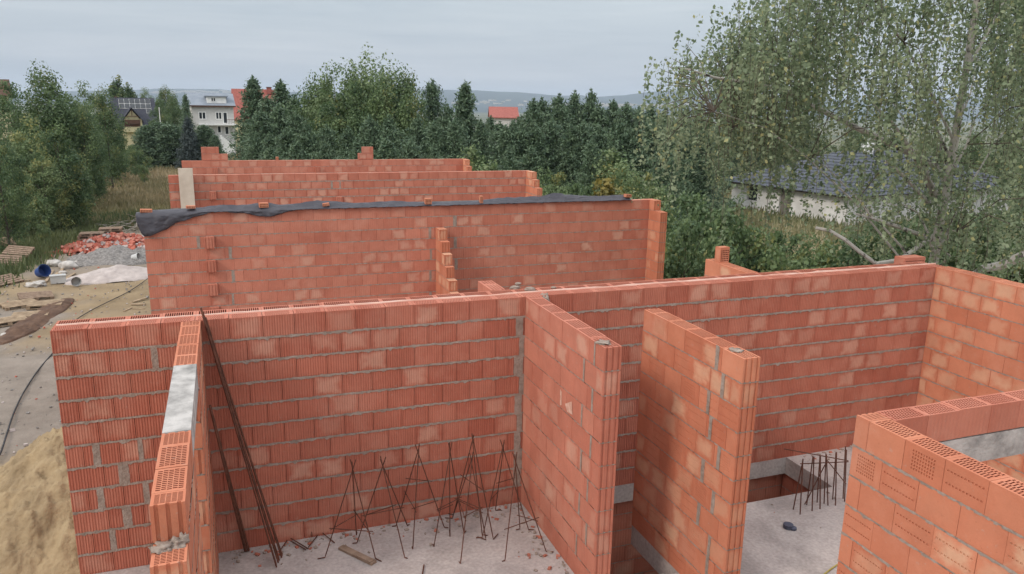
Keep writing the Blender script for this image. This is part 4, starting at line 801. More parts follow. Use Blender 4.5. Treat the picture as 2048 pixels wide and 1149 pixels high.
bott = [(1315, 310), (1345, 325), (1372, 240), (1400, 280), (1440, 300), (1480, 290), (1520, 270), (1600, 320), (1660, 410), (1720, 460), (1800, 480), (1900, 490), (1940, 480), (2150, 470)]
def anch(rg, n):
    C, Wt = [], []
    for px, py in ((1318, 262), (1335, 240), (1345, 285), (1330, 300), (1362, 265), (1392, 262), (1410, 292), (1428, 255), (1440, 300), (1345, 150), (1330, 175), (1372, 120), (1455, 322), (1475, 290)): C.append(at(px, py-32, 13.2+rg.uniform(-0.8, 0.8))); Wt.append(0.36)
    cx = rg.uniform(0, 1, (26, 2))
    while len(C) < n:
        px = 1318+(2140-1318)*rg.random()**0.92; t0 = np.interp(px, *zip(*topt)); b0 = np.interp(px, *zip(*bott)); py = t0+(b0-t0)*rg.random()**1.05
        if 1900 < px < 1985 and 40 < py < 300 and rg.random() < 0.72: continue
        if px < 1420 and 175 < py < 240 and rg.random() < 0.25: continue
        if 1470 < px < 1740 and py > 215 and rg.random() < 0.68: continue
        if 1940 < px < 2060 and 190 < py and rg.random() < 0.5: continue
        if noise.noise(Vector((px*0.018, py*0.014, 4.0))) < -0.17: continue
        hr = abs(px-1868)/FPX*14.3; dz = math.sqrt(max(0.3, 5.8**2-hr**2))*0.55; d = 14.3+rg.uniform(-1, 1)*min(dz, 2.8)
        p = at(px, py, d)
        if p[0] < 12.6 and p[1] < 1.0: continue
        C.append(p); Wt.append(0.4 if px < 1420 else (0.6 if px < 1480 else (0.75 if py > 330 else 1.0)))
    return C, Wt
BIR = birch(301, TR, 'large weeping birch with hanging leafy twigs filling the upper right', anch, 235, 14)
tb2 = at(2150, 560, 17); TR2 = [(tb2[0], tb2[1], -3.2), (tb2[0], tb2[1], 1.0), (tb2[0]-0.1, tb2[1], 5.0), (tb2[0]-0.1, tb2[1], 9.5)]
def anch2(rg, n):
    C = []
    while len(C) < n:
        px = rg.uniform(2000, 2230); py = rg.uniform(-160, 400); C.append(at(px, py, 17+rg.uniform(-1.8, 1.8)))
    return C, [0.9]*n
birch(302, TR2, 'second weeping birch, its hanging twigs entering at the right edge', anch2, 60, 15)
# bare limbs and branches that show
def branch(name, lab, pts, r0, r1, m_, cat='branch', grp=None, n=7):
    b = MB(); P = [at(*p) for p in pts]; o = P[0]; k = len(P); b.tube([tuple(p-o) for p in P], [r0+(r1-r0)*i/(k-1) for i in range(k)], n); ob = b.build(name, [m_], None, o)
    return tag(ob, lab, cat, grp) if lab else ob
def limb(pts, r0, r1, par):
    b = MB(); P = [at(*p)-np.array(par.location) for p in pts]; k = len(P); b.tube([tuple(p) for p in P], [r0+(r1-r0)*i/(k-1) for i in range(k)], 7); return b.build('limb', [BIRCHB], par)
limb([(1866, 390, 14.3), (1850, 345, 14.0), (1820, 300, 13.8), (1795, 262, 13.6), (1778, 240, 13.5)], 0.06, 0.035, BIR)
limb([(1855, 405, 14.2), (1832, 378, 14.0), (1800, 345, 13.8), (1772, 322, 13.6)], 0.045, 0.022, BIR)
limb([(1868, 330, 14.3), (1700, 250, 14.0), (1560, 180, 13.6), (1480, 163, 13.3), (1430, 156, 13.1), (1380, 140, 12.9), (1335, 134, 12.8)], 0.06, 0.006, BIR)
limb([(1868, 480, 14.3), (1790, 452, 13.6), (1745, 437, 13.3), (1712, 428, 13.2)], 0.045, 0.015, BIR)
limb([(1745, 437, 13.3), (1728, 415, 13.2), (1715, 395, 13.1)], 0.02, 0.008, BIR)
limb([(1870, 470, 14.3), (1800, 520, 13.4), (1752, 528, 13.0), (1720, 505, 12.9), (1690, 480, 12.8), (1660, 462, 12.8), (1632, 456, 12.8)], 0.042, 0.026, BIR)
limb([(1868, 545, 14.3), (1900, 512, 13.8), (1885, 500, 13.7), (1862, 492, 13.7)], 0.018, 0.01, BIR)
fb = branch('leaning_birch_trunk', 'pale leaning birch trunk crossing behind the right outer wall', [(1860, 640, 15.4), (1935, 560, 15.2), (1968, 538, 15.0), (2000, 532, 14.9), (2048, 512, 14.6), (2140, 470, 14.2)], 0.07, 0.10, BIRCHB, 'tree trunk')
# ---------------------------------------------------------------- grasses
def grass(name, lab, xs, ys, n, h, c1, c2, keep, seed, w=0.05):
    rg = np.random.default_rng(seed); X = rg.uniform(*xs, n*3); Y = rg.uniform(*ys, n*3); k = keep(X, Y, rg); X, Y = X[k][:n], Y[k][:n]; n = len(X); Z = gz(X, Y)
    hh = h*(0.4+0.9*rg.random(n)); a = rg.uniform(0, 6.28, n); lean = rg.normal(0, 0.25, (n, 2))*hh[:, None]; ww = w*(0.6+rg.random(n))
    B0 = np.stack([X-np.cos(a)*ww, Y-np.sin(a)*ww, Z], 1); B1 = np.stack([X+np.cos(a)*ww, Y+np.sin(a)*ww, Z], 1); Tp = np.stack([X+lean[:, 0], Y+lean[:, 1], Z+hh], 1)
    V = np.stack([B0, B1, Tp], 1).reshape(-1, 3); F = np.arange(3*n).reshape(n, 3); m_ = leaf_mat(name+'_blades', c1, c2, None, 0.25)
    tn = np.array([noise.noise(Vector((x*0.09, y*0.09, 0))) for x, y in zip(X, Y)])*0.9+0.5+rg.normal(0, 0.2, n); tn = np.clip(tn, 0, 1)
    return tag(link(name, np_mesh(name, V, F, np.stack([tn, tn, tn], 1), [m_])), lab, 'grass', None, 'stuff')
grass('dry_grass', 'tall dry grass and weeds covering the field behind the left site border', (-30, 14), (46, 128), 70000, 0.5, (0.17, 0.16, 0.075), (0.38, 0.30, 0.18), lambda X, Y, r: (X > -26) & (X < 12), 401, 0.09)
eg = lambda Y: -8.2+np.interp(Y, [0, 30, 36, 44, 47, 50], [-6, 0.6, 1.6, 3.0, 5.5, 9.5])
grass('weeds', 'green weeds growing along the left border of the bare site', (-20, 4), (22, 52), 40000, 0.5, (0.07, 0.10, 0.04), (0.18, 0.20, 0.09), lambda X, Y, r: (X < eg(Y)-0.4+r.normal(0, 0.5, len(X))), 402, 0.05)
grass('meadow_grass', 'rough grass around the houses on the right', (14, 75), (5, 95), 50000, 0.6, (0.09, 0.12, 0.05), (0.27, 0.24, 0.13), lambda X, Y, r: X > 14, 403, 0.08)
# bare earth patch beyond
def patch(name, px0, px1, y0, y1, d0, d1, m_, lab):
    b = MB(); n_ = 14; V = []
    for i in range(n_): pass
    A = [at(px0, 205, d0), at(px1, 205, d0), at(px1, 205, d1), at(px0, 205, d1)]
    b.face([(p[0], p[1], gzf(p[0], p[1])+0.12) for p in A]); return tag(b.build(name, [m_]), kind='structure')
EARTH = noise_mat('tan_earth', (0.34, 0.22, 0.11), (0.45, 0.32, 0.18), 0.6)
# ---------------------------------------------------------------- houses
def hm(name, c1, c2=None, sc=2.0, **k): return noise_mat(name, c1, c2 or tuple(min(1, v*1.15) for v in c1), sc, **k)
GLASS, _n, _b = mat('window_glass', 0.1); _b.inputs['Base Color'].default_value = (0.03, 0.035, 0.04, 1); _b.inputs['Specular IOR Level'].default_value = 0.6
FRM = hm('white_frame', (0.72, 0.72, 0.70)); SLATE = hm('dark_slate_roof', (0.045, 0.048, 0.065), (0.07, 0.073, 0.09), 6); CREAM = hm('cream_render', (0.50, 0.45, 0.28)); GREYW = hm('grey_render', (0.50, 0.49, 0.47)); ZINC = hm('grey_sheet_roof', (0.20, 0.23, 0.27), (0.26, 0.29, 0.33), 1.0); REDR = hm('red_tile_roof', (0.27, 0.085, 0.07), (0.36, 0.125, 0.10), 3); BRN = hm('brown_timber', (0.09, 0.05, 0.035)); BLOCKW = noise_mat('white_block_wall', (0.55, 0.54, 0.52), (0.74, 0.73, 0.71), 0.9)
def house_root(name, px, depth, rot, label, dz=0.0):
    p = at(px, 205, depth); z = gzf(p[0], p[1])+dz; o = empty(name, (p[0], p[1], z), -YAW-math.atan((px-1024)/FPX)+rot); c_ = math.cos(math.atan((px-1024)/FPX)); o.scale = (c_, c_, 1); tag(o, label, 'house'); return o
def part(par, name, mats, f):
    b = MB(); f(b); return b.build(name, mats, par)
def window(par, x0, x1, z0, z1, y=0.0, frame=0.08, sash=1):
    f = part(par, 'window', [FRM], lambda b: (b.box(x0, y-0.06, z0, x1, y+0.02, z0+frame), b.box(x0, y-0.06, z1-frame, x1, y+0.02, z1), b.box(x0, y-0.06, z0+frame, x0+frame, y+0.02, z1-frame), b.box(x1-frame, y-0.06, z0+frame, x1, y+0.02, z1-frame), [b.box(x0+(x1-x0)*(q+1)/(sash+1)-frame/2, y-0.06, z0+frame, x0+(x1-x0)*(q+1)/(sash+1)+frame/2, y+0.02, z1-frame) for q in range(sash)]))
    part(f, 'pane', [GLASS], lambda b: b.box(x0+frame, y-0.03, z0+frame, x1-frame, y-0.005, z1-frame)); return f
def gable_roof(b, x0, x1, y0, y1, ze, zr, mi=0, t=0.12, ov=0.5):
    ym = (y0+y1)/2; x0 -= ov; x1 += ov; s_ = (zr-ze)/(ym-y0); ya, yb = y0-ov, y1+ov; za = ze-s_*ov
    for (A, B) in (((ya, za), (ym, zr)), ((yb, za), (ym, zr))):
        p = [(x0, A[0], A[1]), (x1, A[0], A[1]), (x1, B[0], B[1]), (x0, B[0], B[1])]; q = [(a, b_, c+t) for a, b_, c in p]
        if A[0] > B[0]: p, q = p[::-1], q[::-1]
        b.face(q, mi); b.face(p[::-1], mi)
        for i in range(4): b.face([p[i], p[(i+1) % 4], q[(i+1) % 4], q[i]], mi)
def hip_roof(b, x0, x1, y0, y1, ze, zr, ov=0.6, steps=16, mi=0):
    """tiled hip roof laid in overlapping horizontal courses"""
    x0 -= ov; x1 += ov; y0 -= ov; y1 += ov; hw = (y1-y0)/2
    for k in range(steps):
        a, c = k/steps, (k+1)/steps; i0, i1 = hw*a, hw*c; za = ze+(zr-ze)*a+0.05; zb_ = ze+(zr-ze)*c
        def ring(i, z):
            j = min(i, (x1-x0)/2-0.01); return [(x0+j, y0+i, z), (x1-j, y0+i, z), (x1-j, y1-i, z), (x0+j, y1-i, z)]
        A, B, D = ring(i0, za), ring(i1, zb_), ring(i0, za-0.06)
        for q in range(4): b.face([A[q], A[(q+1) % 4], B[(q+1) % 4], B[q]], mi); b.face([D[q], D[(q+1) % 4], A[(q+1) % 4], A[q]], mi)
    b.face([(x0, y0, ze), (x0, y1, ze), (x1, y1, ze), (x1, y0, ze)], mi)
# grey three storey house (scale 0.084 m per photo pixel)
h = house_root('grey_house', 425, 130, 0.05, 'grey rendered house with white windows, balcony and a sheet metal roof'); zg = h.location.z; Zp = lambda y: 5.0-(y-197)*0.0841-zg
part(h, 'wall', [GREYW], lambda b: b.box(-3.6, 0, -0.5, 3.5, 9, Zp(211)))
rf = part(h, 'roof', [ZINC], lambda b: gable_roof(b, -3.9, 3.4, 0, 9, Zp(211), Zp(188), ov=0.5))
part(h, 'eave_board', [BRN], lambda b: b.box(-4.3, -0.56, Zp(213.5), 3.9, -0.50, Zp(210.5)))
dm = part(h, 'dormer', [FRM], lambda b: b.box(-0.9, 0.6, Zp(206), 2.4, 3.5, Zp(193.5))); part(dm, 'dormer_roof', [ZINC], lambda b: b.box(-1.2, 0.3, Zp(193.4), 2.7, 3.6, Zp(191.6))); window(dm, -0.2, 0.6, Zp(203), Zp(195), 0.58, 0.09, 1)
for (a, c, y0, y1, s_) in ((-2.5, -1.25, 238, 223, 1), (0.35, 1.45, 238, 223, 1), (1.6, 2.4, 246, 223, 0), (0.5, 1.2, 265, 250, 0), (1.75, 2.5, 268, 251, 0)): window(h, a, c, Zp(y0), Zp(y1), 0.0, 0.12, s_)
part(h, 'balcony', [FRM], lambda b: (b.box(-2.6, -1.5, Zp(249), 3.9, -0.002, Zp(246.5))))
part(h, 'railing', [BRN], lambda b: [b.box(2.0+0.28*q, -1.45, Zp(246.4), 2.04+0.28*q, -1.41, Zp(238)) for q in range(8)]+[b.box(2.0, -1.46, Zp(238), 4.0, -1.40, Zp(237.2))])
part(h, 'porch_wall', [FRM], lambda b: (b.box(-2.4, -0.9, 0, 1.0, -0.003, Zp(272)),))
part(h, 'steps', [FRM], lambda b: [b.box(0.8+0.28*q, -2.2, 0, 1.08+0.28*q, -1.2, Zp(268)-0.25*q) for q in range(9)])
# solar roofed house (0.0905 m per pixel)
h = house_root('solar_house', 268, 140, 0.06, 'cream house with a steep dark roof, solar panels and a timber balcony gable'); zg = h.location.z; Zp = lambda y: 5.0-(y-194)*0.0905-zg; ym = 4.0
part(h, 'wall', [CREAM], lambda b: b.box(-3.6, 0.3, -0.5, 3.7, 8.3, Zp(250)))
for s_ in (-3.6, 3.68):
    part(h, 'gable_wall', [CREAM], lambda b: (b.face([(s_, 0.3, Zp(250)), (s_, 8.3, Zp(250)), (s_, 4.3, Zp(200))]), b.face([(s_+0.1, 0.3, Zp(250)), (s_+0.1, 8.3, Zp(250)), (s_+0.1, 4.3, Zp(200))][::-1])))
part(h, 'roof', [SLATE], lambda b: gable_roof(b, -3.7, 3.8, 0.3, 8.3, Zp(252), Zp(197), ov=0.35))
sl_ = (Zp(197)-Zp(252))/4.0; ry = lambda z: 0.3+(z-Zp(252))/sl_
def solar(b, x0, x1, ya, yb, cols, rws):
    za, zb_ = Zp(ya), Zp(yb)
    for i in range(cols):
        for j in range(rws):
            a0, a1 = x0+(x1-x0)*(i+0.04)/cols, x0+(x1-x0)*(i+0.96)/cols; c0, c1 = za+(zb_-za)*(j+0.05)/rws, za+(zb_-za)*(j+0.95)/rws
            b.face([(a0, ry(c0)-0.2, c0+0.06), (a1, ry(c0)-0.2, c0+0.06), (a1, ry(c1)-0.2, c1+0.06), (a0, ry(c1)-0.2, c1+0.06)], 0)
    b.face([(x0, ry(za)-0.16, za+0.02), (x1, ry(za)-0.16, za+0.02), (x1, ry(zb_)-0.16, zb_+0.02), (x0, ry(zb_)-0.16, zb_+0.02)], 1)
part(h, 'solar_panel', [GLASS, FRM], lambda b: solar(b, -2.6, 3.3, 217, 198, 6, 2)); part(h, 'solar_panel', [GLASS, FRM], lambda b: solar(b, 2.3, 3.3, 226, 217.5, 1, 1))
def dgable(b):
    x0, x1, xm = -2.7, 1.4, -0.7; ap, ev = Zp(215), Zp(242); y0, y1 = -1.3, 3.6
    for (xa, za, xb, zb_) in ((x0, ev, xm, ap), (x1, ev, xm, ap)):
        p = [(xa, y0, za), (xa, y1, za), (xb, y1, zb_), (xb, y0, zb_)]; q = [(a, b_, c+0.14) for a, b_, c in p]
        if xa > xb: p, q = p[::-1], q[::-1]
        b.face(q[::-1]); b.face(p)
        for i in range(4): b.face([q[i], q[(i+1) % 4], p[(i+1) % 4], p[i]])
part(h, 'gable_roof', [SLATE], dgable)
part(h, 'gable_front', [CREAM], lambda b: (b.face([(-2.3, -0.8, Zp(240)), (0.95, -0.8, Zp(240)), (-0.68, -0.8, Zp(219))]), b.box(-2.3, -0.78, Zp(262), 0.95, 0.29, Zp(252)), b.box(0.75, -0.82, Zp(262), 1.1, 0.29, Zp(236))))
part(h, 'truss', [BRN], lambda b: (b.box(-2.0, -1.2, Zp(232), 0.7, -1.1, Zp(230.5)), b.box(-0.75, -1.2, Zp(230), -0.6, -1.1, Zp(219))))
part(h, 'balcony', [BRN], lambda b: (b.box(-2.1, -1.3, Zp(246), 0.75, -1.22, Zp(238)), b.box(-2.1, -0.77, Zp(252), 0.7, -0.7, Zp(238))))
part(h, 'chimney', [BRN], lambda b: b.box(-3.2, 5.2, Zp(205), -2.7, 5.7, Zp(193)))
def red_house(name, px, depth, x0, x1, ytop, yeave, rot, lab, m_, hz, chim=None, wallm=None):
    s_ = depth/FPX; h = house_root(name, px, depth, rot, lab); zg = h.location.z; Zq = lambda y: 5.0-(y-hz)*s_-zg
    part(h, 'wall', [wallm or CREAM], lambda b: b.box(x0, 0.3, -0.5, x1, 9.3, Zq(yeave)))
    for e_ in (x0, x1): part(h, 'gable_wall', [wallm or CREAM], lambda b: (b.face([(e_, 0.3, Zq(yeave)-0.01), (e_, 9.3, Zq(yeave)-0.01), (e_, 4.8, Zq(ytop)-0.1)]), b.face([(e_+0.02, 0.3, Zq(yeave)-0.01), (e_+0.02, 4.8, Zq(ytop)-0.1), (e_+0.02, 9.3, Zq(yeave)-0.01)])))
    r = part(h, 'roof', [m_], lambda b: gable_roof(b, x0, x1, 0.3, 9.3, Zq(yeave), Zq(ytop), ov=0.4))
    if chim: part(r, 'chimney', [m_, BRN], lambda b: (b.box(chim[0], 3.8, Zq(ytop+8), chim[1], 4.6, Zq(ytop-5)), b.box(chim[0]-0.1, 3.7, Zq(ytop-5), chim[1]+0.1, 4.7, Zq(ytop-6), 1)))
    for q in range(3): window(h, x0+1.2+q*2.4, x0+2.2+q*2.4, 1.0, 2.3, 0.3)
    return h
red_house('red_roofed_house', 508, 152, -4.0, 4.3, 180, 236, 0.0, 'house with a big red roof and chimney rising behind the dark conifers', REDR, 199, (2.7, 3.7))
red_house('red_roofed_house', 1008, 128, -2.0, 2.2, 215, 234, 0.05, 'small distant red roof seen over the pines in the middle', REDR, 207.6, None, GREYW)
plant(P1, 982, 236, 72, 'dark pine just below the left end of the small red roof', None, 'tree', 1.3, ['pine_tree'])
red_house('brown_roofed_house', 0, 95, -2.5, 1.2, 160, 190, 0.0, 'brown roof at the left edge behind the trees', BRN, 189)
# unfinished white house with a dark tiled hip roof
SLB = hm('blue_grey_roof_tiles', (0.06, 0.068, 0.084), (0.10, 0.11, 0.132), 2.5)
p = at(1720, 205, 58); zg = gzf(p[0], p[1]); h = empty('white_house', (p[0], p[1], zg), -YAW+R_(29)); tag(h, 'unfinished white block house with a long dark hipped roof behind the birch', 'house')
ze = 5-171/FPX*58-zg; zr = ze+2.95
part(h, 'wall', [BLOCKW], lambda b: (b.box(0, 0, -1, 22, 5.6, ze-0.2), b.box(0.25, 5.6, -1, 22, 6.8, ze-0.2), b.box(0, 6.8, -1, 22, 9.3, ze-0.2), b.box(0, 9.3, -1, 22, 10.5, ze-1.5), b.box(0.3, 9.3, ze-1.5, 22, 10.5, ze-0.2), b.box(0, 10.5, -1, 22, 12.4, ze-0.2)))
part(h, 'ring_beam', [BRN], lambda b: b.box(-0.05, -0.05, ze-0.199, 22.05, 12.45, ze-0.02))
part(h, 'roof', [SLB], lambda b: hip_roof(b, 0, 22, 0, 12.4, ze, zr, ov=0.85, steps=14))
part(h, 'window', [GLASS], lambda b: b.box(0.22, 9.32, ze-1.49, 0.29, 10.48, ze-0.35)); part(h, 'door', [hm('grey_door', (0.16, 0.15, 0.13))], lambda b: b.box(0.16, 5.65, -0.3, 0.24, 6.75, ze-0.25))
part(h, 'chimney', [FRM], lambda b: b.box(9.0, 5.6, zr-1.0, 9.8, 6.3, zr+0.7))
patch('bare_field', 1385, 1500, 0, 0, 82, 100, EARTH, '')
# pole left of the grey house
b = MB(); pz = at(318, 215, 118); g0 = gzf(pz[0], pz[1]); b.tube([(0, 0, 0), (0, 0, pz[2]-g0)], 0.06, 6); tag(b.build('pole', [FRM], None, (pz[0], pz[1], g0)), 'thin pale pole standing in front of the dark trees right of the solar roof', 'pole')
# ---------------------------------------------------------------- things on the building site (left)
def gp(px, py, z=None):
    p = on_plane(px, py, -3.1); return Vector((p[0], p[1], gzf(p[0], p[1]) if z is None else z))
def mound(name, cx, cy, rx, ry, h, m_, seed, rz=0.0, n=60, rough=0.12, label=None, cat=None, kind=None, zb=-3.1, pw=1.0):
    V = []; 
    for i in range(n+1):
        for j in range(n+1):
            u, v = i/n*2-1, j/n*2-1; r = math.hypot(u, v); x, y = u*rx, v*ry; q = Vector((x*0.8+seed*3, y*0.8, seed)); w = max(0, 1-r+0.16*noise.noise(q*0.8))
            z = h*(w**pw)*(1+0.25*noise.noise(q))+(rough*noise.fractal(q*2.2, 0.8, 2.0, 5)*min(1, w*6)) - (0.12 if w <= 0.02 else 0)
            V.append((x*math.cos(rz)-y*math.sin(rz), x*math.sin(rz)+y*math.cos(rz), z))
    F = np.array([(i*(n+1)+j, (i+1)*(n+1)+j, (i+1)*(n+1)+j+1, i*(n+1)+j+1) for i in range(n) for j in range(n)])
    o = link(name, np_mesh(name, np.array(V), F, None, [m_], True), None, (cx, cy, zb)); return tag(o, label, cat, None, kind)
SAND = noise_mat('yellow_sand', (0.19, 0.135, 0.078), (0.34, 0.25, 0.145), 1.4, bump=1.0, bscale=7, lo=0.3, hi=0.62, dist=0.06)
GRAV = noise_mat('grey_gravel', (0.15, 0.14, 0.13), (0.30, 0.28, 0.265), 9, bump=1.0, bscale=16, dist=0.06); PALEG = noise_mat('pale_sand', (0.36, 0.31, 0.29), (0.50, 0.44, 0.41), 3, bump=0.6, bscale=14); SMEAR = noise_mat('brown_smear', (0.085, 0.05, 0.035), (0.15, 0.09, 0.06), 3, bump=0.8, bscale=9)
mound('sand_heap', -1.55, 7.9, 2.3, 2.8, 1.8, SAND, 3, 0.1, rough=0.26, n=150, label='yellow sand heap at the foot of the left wall end', cat='sand heap', pw=0.9)
g = gp(195, 530); mound('gravel_heap', g.x+0.7, g.y+1.2, 2.4, 1.8, 0.75, GRAV, 5, 0.1, rough=0.14, label='dark grey gravel heap in front of the broken red bricks', cat='gravel heap')
g = gp(215, 560); mound('pale_sand_heap', g.x+0.5, g.y+0.6, 2.5, 1.3, 0.55, PALEG, 6, 0.15, rough=0.06, label='pale low sand heap in front of the grey gravel', cat='sand heap')
g = gp(75, 640); mound('smear_strip', g.x, g.y, 0.6, 3.2, 0.22, SMEAR, 7, -0.18, rough=0.07, label='low brown strip standing for a blurred smear beside the flat pallets', cat='brown smear', pw=0.6)  # low mound added to stand for a brownish motion-ghost smear
RUB = clay_mat('broken_brick', (0.36, 0.075, 0.05), (0.50, 0.15, 0.10), (0.55, 0.35, 0.28)); g = gp(215, 497)
b = MB(); cx, cy = g.x+0.4, g.y
for k in range(1500):
    a = random.gauss(0, 1.45); c = random.gauss(0, 0.85); x, y = cx+a, cy+c+0.2*a; hgt = 0.75*math.exp(-(a/2.0)**2-(c/1.1)**2)*random.random()**0.3
    s_ = 0.03+0.15*random.random()**2; M_ = Matrix.Translation((x, y, gzf(x, y)+hgt+0.02)) @ Matrix.Rotation(random.uniform(0, 6), 4, 'Z') @ Matrix.Rotation(random.uniform(-1, 1), 4, 'X') @ Matrix.Rotation(random.uniform(-1, 1), 4, 'Y')
    b.box(-s_, -s_*0.7, -s_*0.5, s_, s_*0.7, s_*0.5, 1 if random.random() < 0.14 else 0, (random.random(), random.random()*0.8, 0), M=M_)
tag(b.build('brick_rubble', [RUB, PALEG]), 'heap of broken red brick pieces behind the gravel', 'rubble', None, 'stuff')
# pebbles and litter on the bare ground
b = MB()
for k in range(2200):
    y = random.uniform(4, 44); x = random.uniform(-9, 0.0); 
    if x < float(eg(y)): continue
    s_ = 0.010+0.034*random.random()**2.2*(1.6 if random.random() < 0.06 else 1); M_ = Matrix.Translation((x, y, gzf(x, y)+0.0+s_*0.3+0.02)) @ Matrix.Rotation(random.uniform(0, 6), 4, 'Z') @ Matrix.Rotation(random.uniform(-1, 1), 4, 'X')
    b.box(-s_, -s_*0.8, -s_*0.5, s_, s_*0.7, s_*0.5, random.choice([0]*12+[1]*4+[2]), M=M_)
tag(b.build('pebbles', [GRAV, PALEG, RUB]), 'stones and small rubble scattered over the bare site ground', 'stones', None, 'stuff')
STONE = noise_mat('pale_stone', (0.40, 0.37, 0.34), (0.58, 0.55, 0.51), 4, bump=0.4)
for k, (px, py, s_, lab) in enumerate([(110, 532, 0.34, 'large pale boulder at the left end of the rubble row'), (137, 537, 0.42, 'flat grey boulder right of the pale one'), (170, 500, 0.22, 'pale lump of concrete on the edge of the red bricks'), (125, 548, 0.18, 'small grey stone under the flat boulder'), (153, 528, 0.2, 'grey stone between the flat boulder and the gravel'), (275, 497, 0.25, 'grey stone at the right end of the red bricks'), (10, 672, 0.13, 'small white stone near the flat pallets'), (40, 652, 0.12, 'small pale stone beside the flat pallets')]):
    g = gp(px, py); tag(lump('boulder', (g.x, g.y, g.z+s_*0.3), s_, s_*0.75, s_*0.55, STONE, None, 60+k, 3, 0.35), lab, 'stone', 'pale stones on the site')
def pallet(mt, L=1.2, Wd=0.8):
    b = MB()
    for q in range(5): y = -Wd/2+q*(Wd-0.12)/4; b.box(-L/2, y, 0.122, L/2, y+0.12, 0.144)
    for x in (-L/2, -0.07, L/2-0.14): b.box(x, -Wd/2, 0.1, x+0.14, Wd/2, 0.1215)
    for x in (-L/2, -0.07, L/2-0.14):
        for y in (-Wd/2, -0.05, Wd/2-0.1): b.box(x, y, 0.022, x+0.14, y+0.1, 0.0995)
    for y in (-Wd/2, -0.05, Wd/2-0.1): b.box(-L/2, y, 0, L/2, y+0.1, 0.0215)
    return b.build('pallet', [mt])
pp = pallet(WOODL); pw_ = pallet(WOOD); usedp = []
def put(pr, x, y, z, rx, ry, rz, lab, grp='wooden pallets', cat='pallet'):
    if pr in usedp: o = pr.copy(); COL.objects.link(o)
    else: usedp.append(pr); o = pr
    o.location = (x, y, z); o.rotation_euler = (rx, ry, rz); tag(o, lab, cat, grp); return o
g = gp(185, 492)
for k in range(5): put(pw_, g.x+random.uniform(-.06, .06), g.y, g.z+0.15*k, 0, 0, random.uniform(-.1, .1), ['bottom', 'second', 'middle', 'fourth', 'topmost'][k]+' brown pallet of the stack behind the red rubble')
g = gp(210, 487)
for k in range(5): put(pw_, g.x+0.25, g.y+0.9, g.z+0.15*k+0.0, 0, 0, 0.1+random.uniform(-.1, .1), ['bottom', 'second', 'middle', 'fourth', 'topmost'][k]+' pallet of the darker stack farther right')
for px, py, dz, rx, ry, rz, lab, pr in [(15, 640, 0.0, 0, 0, 0.45, 'pale flat pallet nearest the grey track', pp), (62, 628, 0.0, 0, 0, 0.05, 'pale flat pallet right of the nearest one', pp), (40, 606, 0.0, 0.06, 0, 0.5, 'pale pallet with slanting slats in the second row', pp), (92, 606, 0.0, 0, 0, 0.0, 'pale pallet lying beside the brown strip', pp), (72, 590, 0.02, 0.1, 0.05, 0.3, 'weathered pallet behind the pale flat ones', pw_), (15, 528, 0.25, 0.5, 0.15, 0.2, 'brown tilted pallet on the heap at the left edge', pw_), (40, 516, 0.45, 0.35, 0.1, -0.2, 'upper tilted pallet on the heap at the left edge', pw_), (5, 505, 0.7, 0.3, 0.2, 0.5, 'topmost tilted pallet at the left edge under the shrubs', pp), (10, 560, 0.05, 0.3, 0.0, 0.9, 'tilted pallet half in the weeds at the left edge', pw_)]:
    g = gp(px, py+8); put(pr, g.x, g.y, g.z+dz+0.02, rx, ry, rz, lab)
# loose boards
def board(px0, py0, px1, py1, lab, w=0.12, t=0.03, m_=WOODL, dz=0.03, grp='loose boards on the site'):
    a, c = gp(px0, py0), gp(px1, py1); b = MB(); L = (c-a).length; b.box(0, -w/2, 0, L, w/2, t); o = b.build('loose_board', [m_], None, a+Vector((0, 0, dz))); o.rotation_euler = (0, 0, math.atan2(c.y-a.y, c.x-a.x)); tag(o, lab, 'board', grp)
for k, a in enumerate([(262, 611, 291, 611, 'nearer level board beside the second house wall'), (265, 620, 290, 620, 'lower level board beside the second house wall', 0.05), (266, 606, 292, 598, 'slanting board at the second house wall'), (248, 625, 264, 618, 'short stick left of the level boards', 0.06), (92, 565, 106, 543, 'first slanting board by the brown strip'), (104, 566, 116, 546, 'second slanting board by the brown strip'), (118, 556, 128, 532, 'third slanting board by the boulders'), (128, 562, 150, 548, 'board lying in front of the grey boulder'), (222, 478, 256, 474, 'pale board behind the red bricks', 0.25), (0, 545, 40, 556, 'long board in the weeds at the left', 0.1), (20, 566, 62, 562, 'board poking out of the weeds at the left', 0.1)]): board(*a[:5], w=a[5] if len(a) > 5 else 0.12)
BLUE = hm('blue_plastic', (0.03, 0.065, 0.20), rough=0.45); WPL = hm('white_plastic', (0.45, 0.45, 0.44), rough=0.4)
def bucket(px, py, r, h, m_, lab, name='bucket', tilt=0.0, cat='bucket', rz=0.0):
    g = gp(px, py); b = MB(); n_ = 20
    for k in range(n_):
        a0, a1 = 2*math.pi*k/n_, 2*math.pi*(k+1)/n_; c0, s0, c1, s1 = math.cos(a0), math.sin(a0), math.cos(a1), math.sin(a1)
        for (ra, za, rb, zb_) in ((r*0.8, 0, r, h), (r, h, r*1.06, h), (r*1.06, h, r*1.06, h-0.03), (r*0.94, h, r*0.76, 0.02)):
            b.face([(c0*ra, s0*ra, za), (c1*ra, s1*ra, za), (c1*rb, s1*rb, zb_), (c0*rb, s0*rb, zb_)])
        b.face([(0, 0, 0.02), (c0*r*.77, s0*r*.77, 0.02), (c1*r*.77, s1*r*.77, 0.02)])
    o = b.build(name, [m_], None, (g.x, g.y, g.z+0.03+abs(math.sin(tilt))*r*0.8)); o.rotation_euler = (tilt, 0, rz); tag(o, lab, cat)
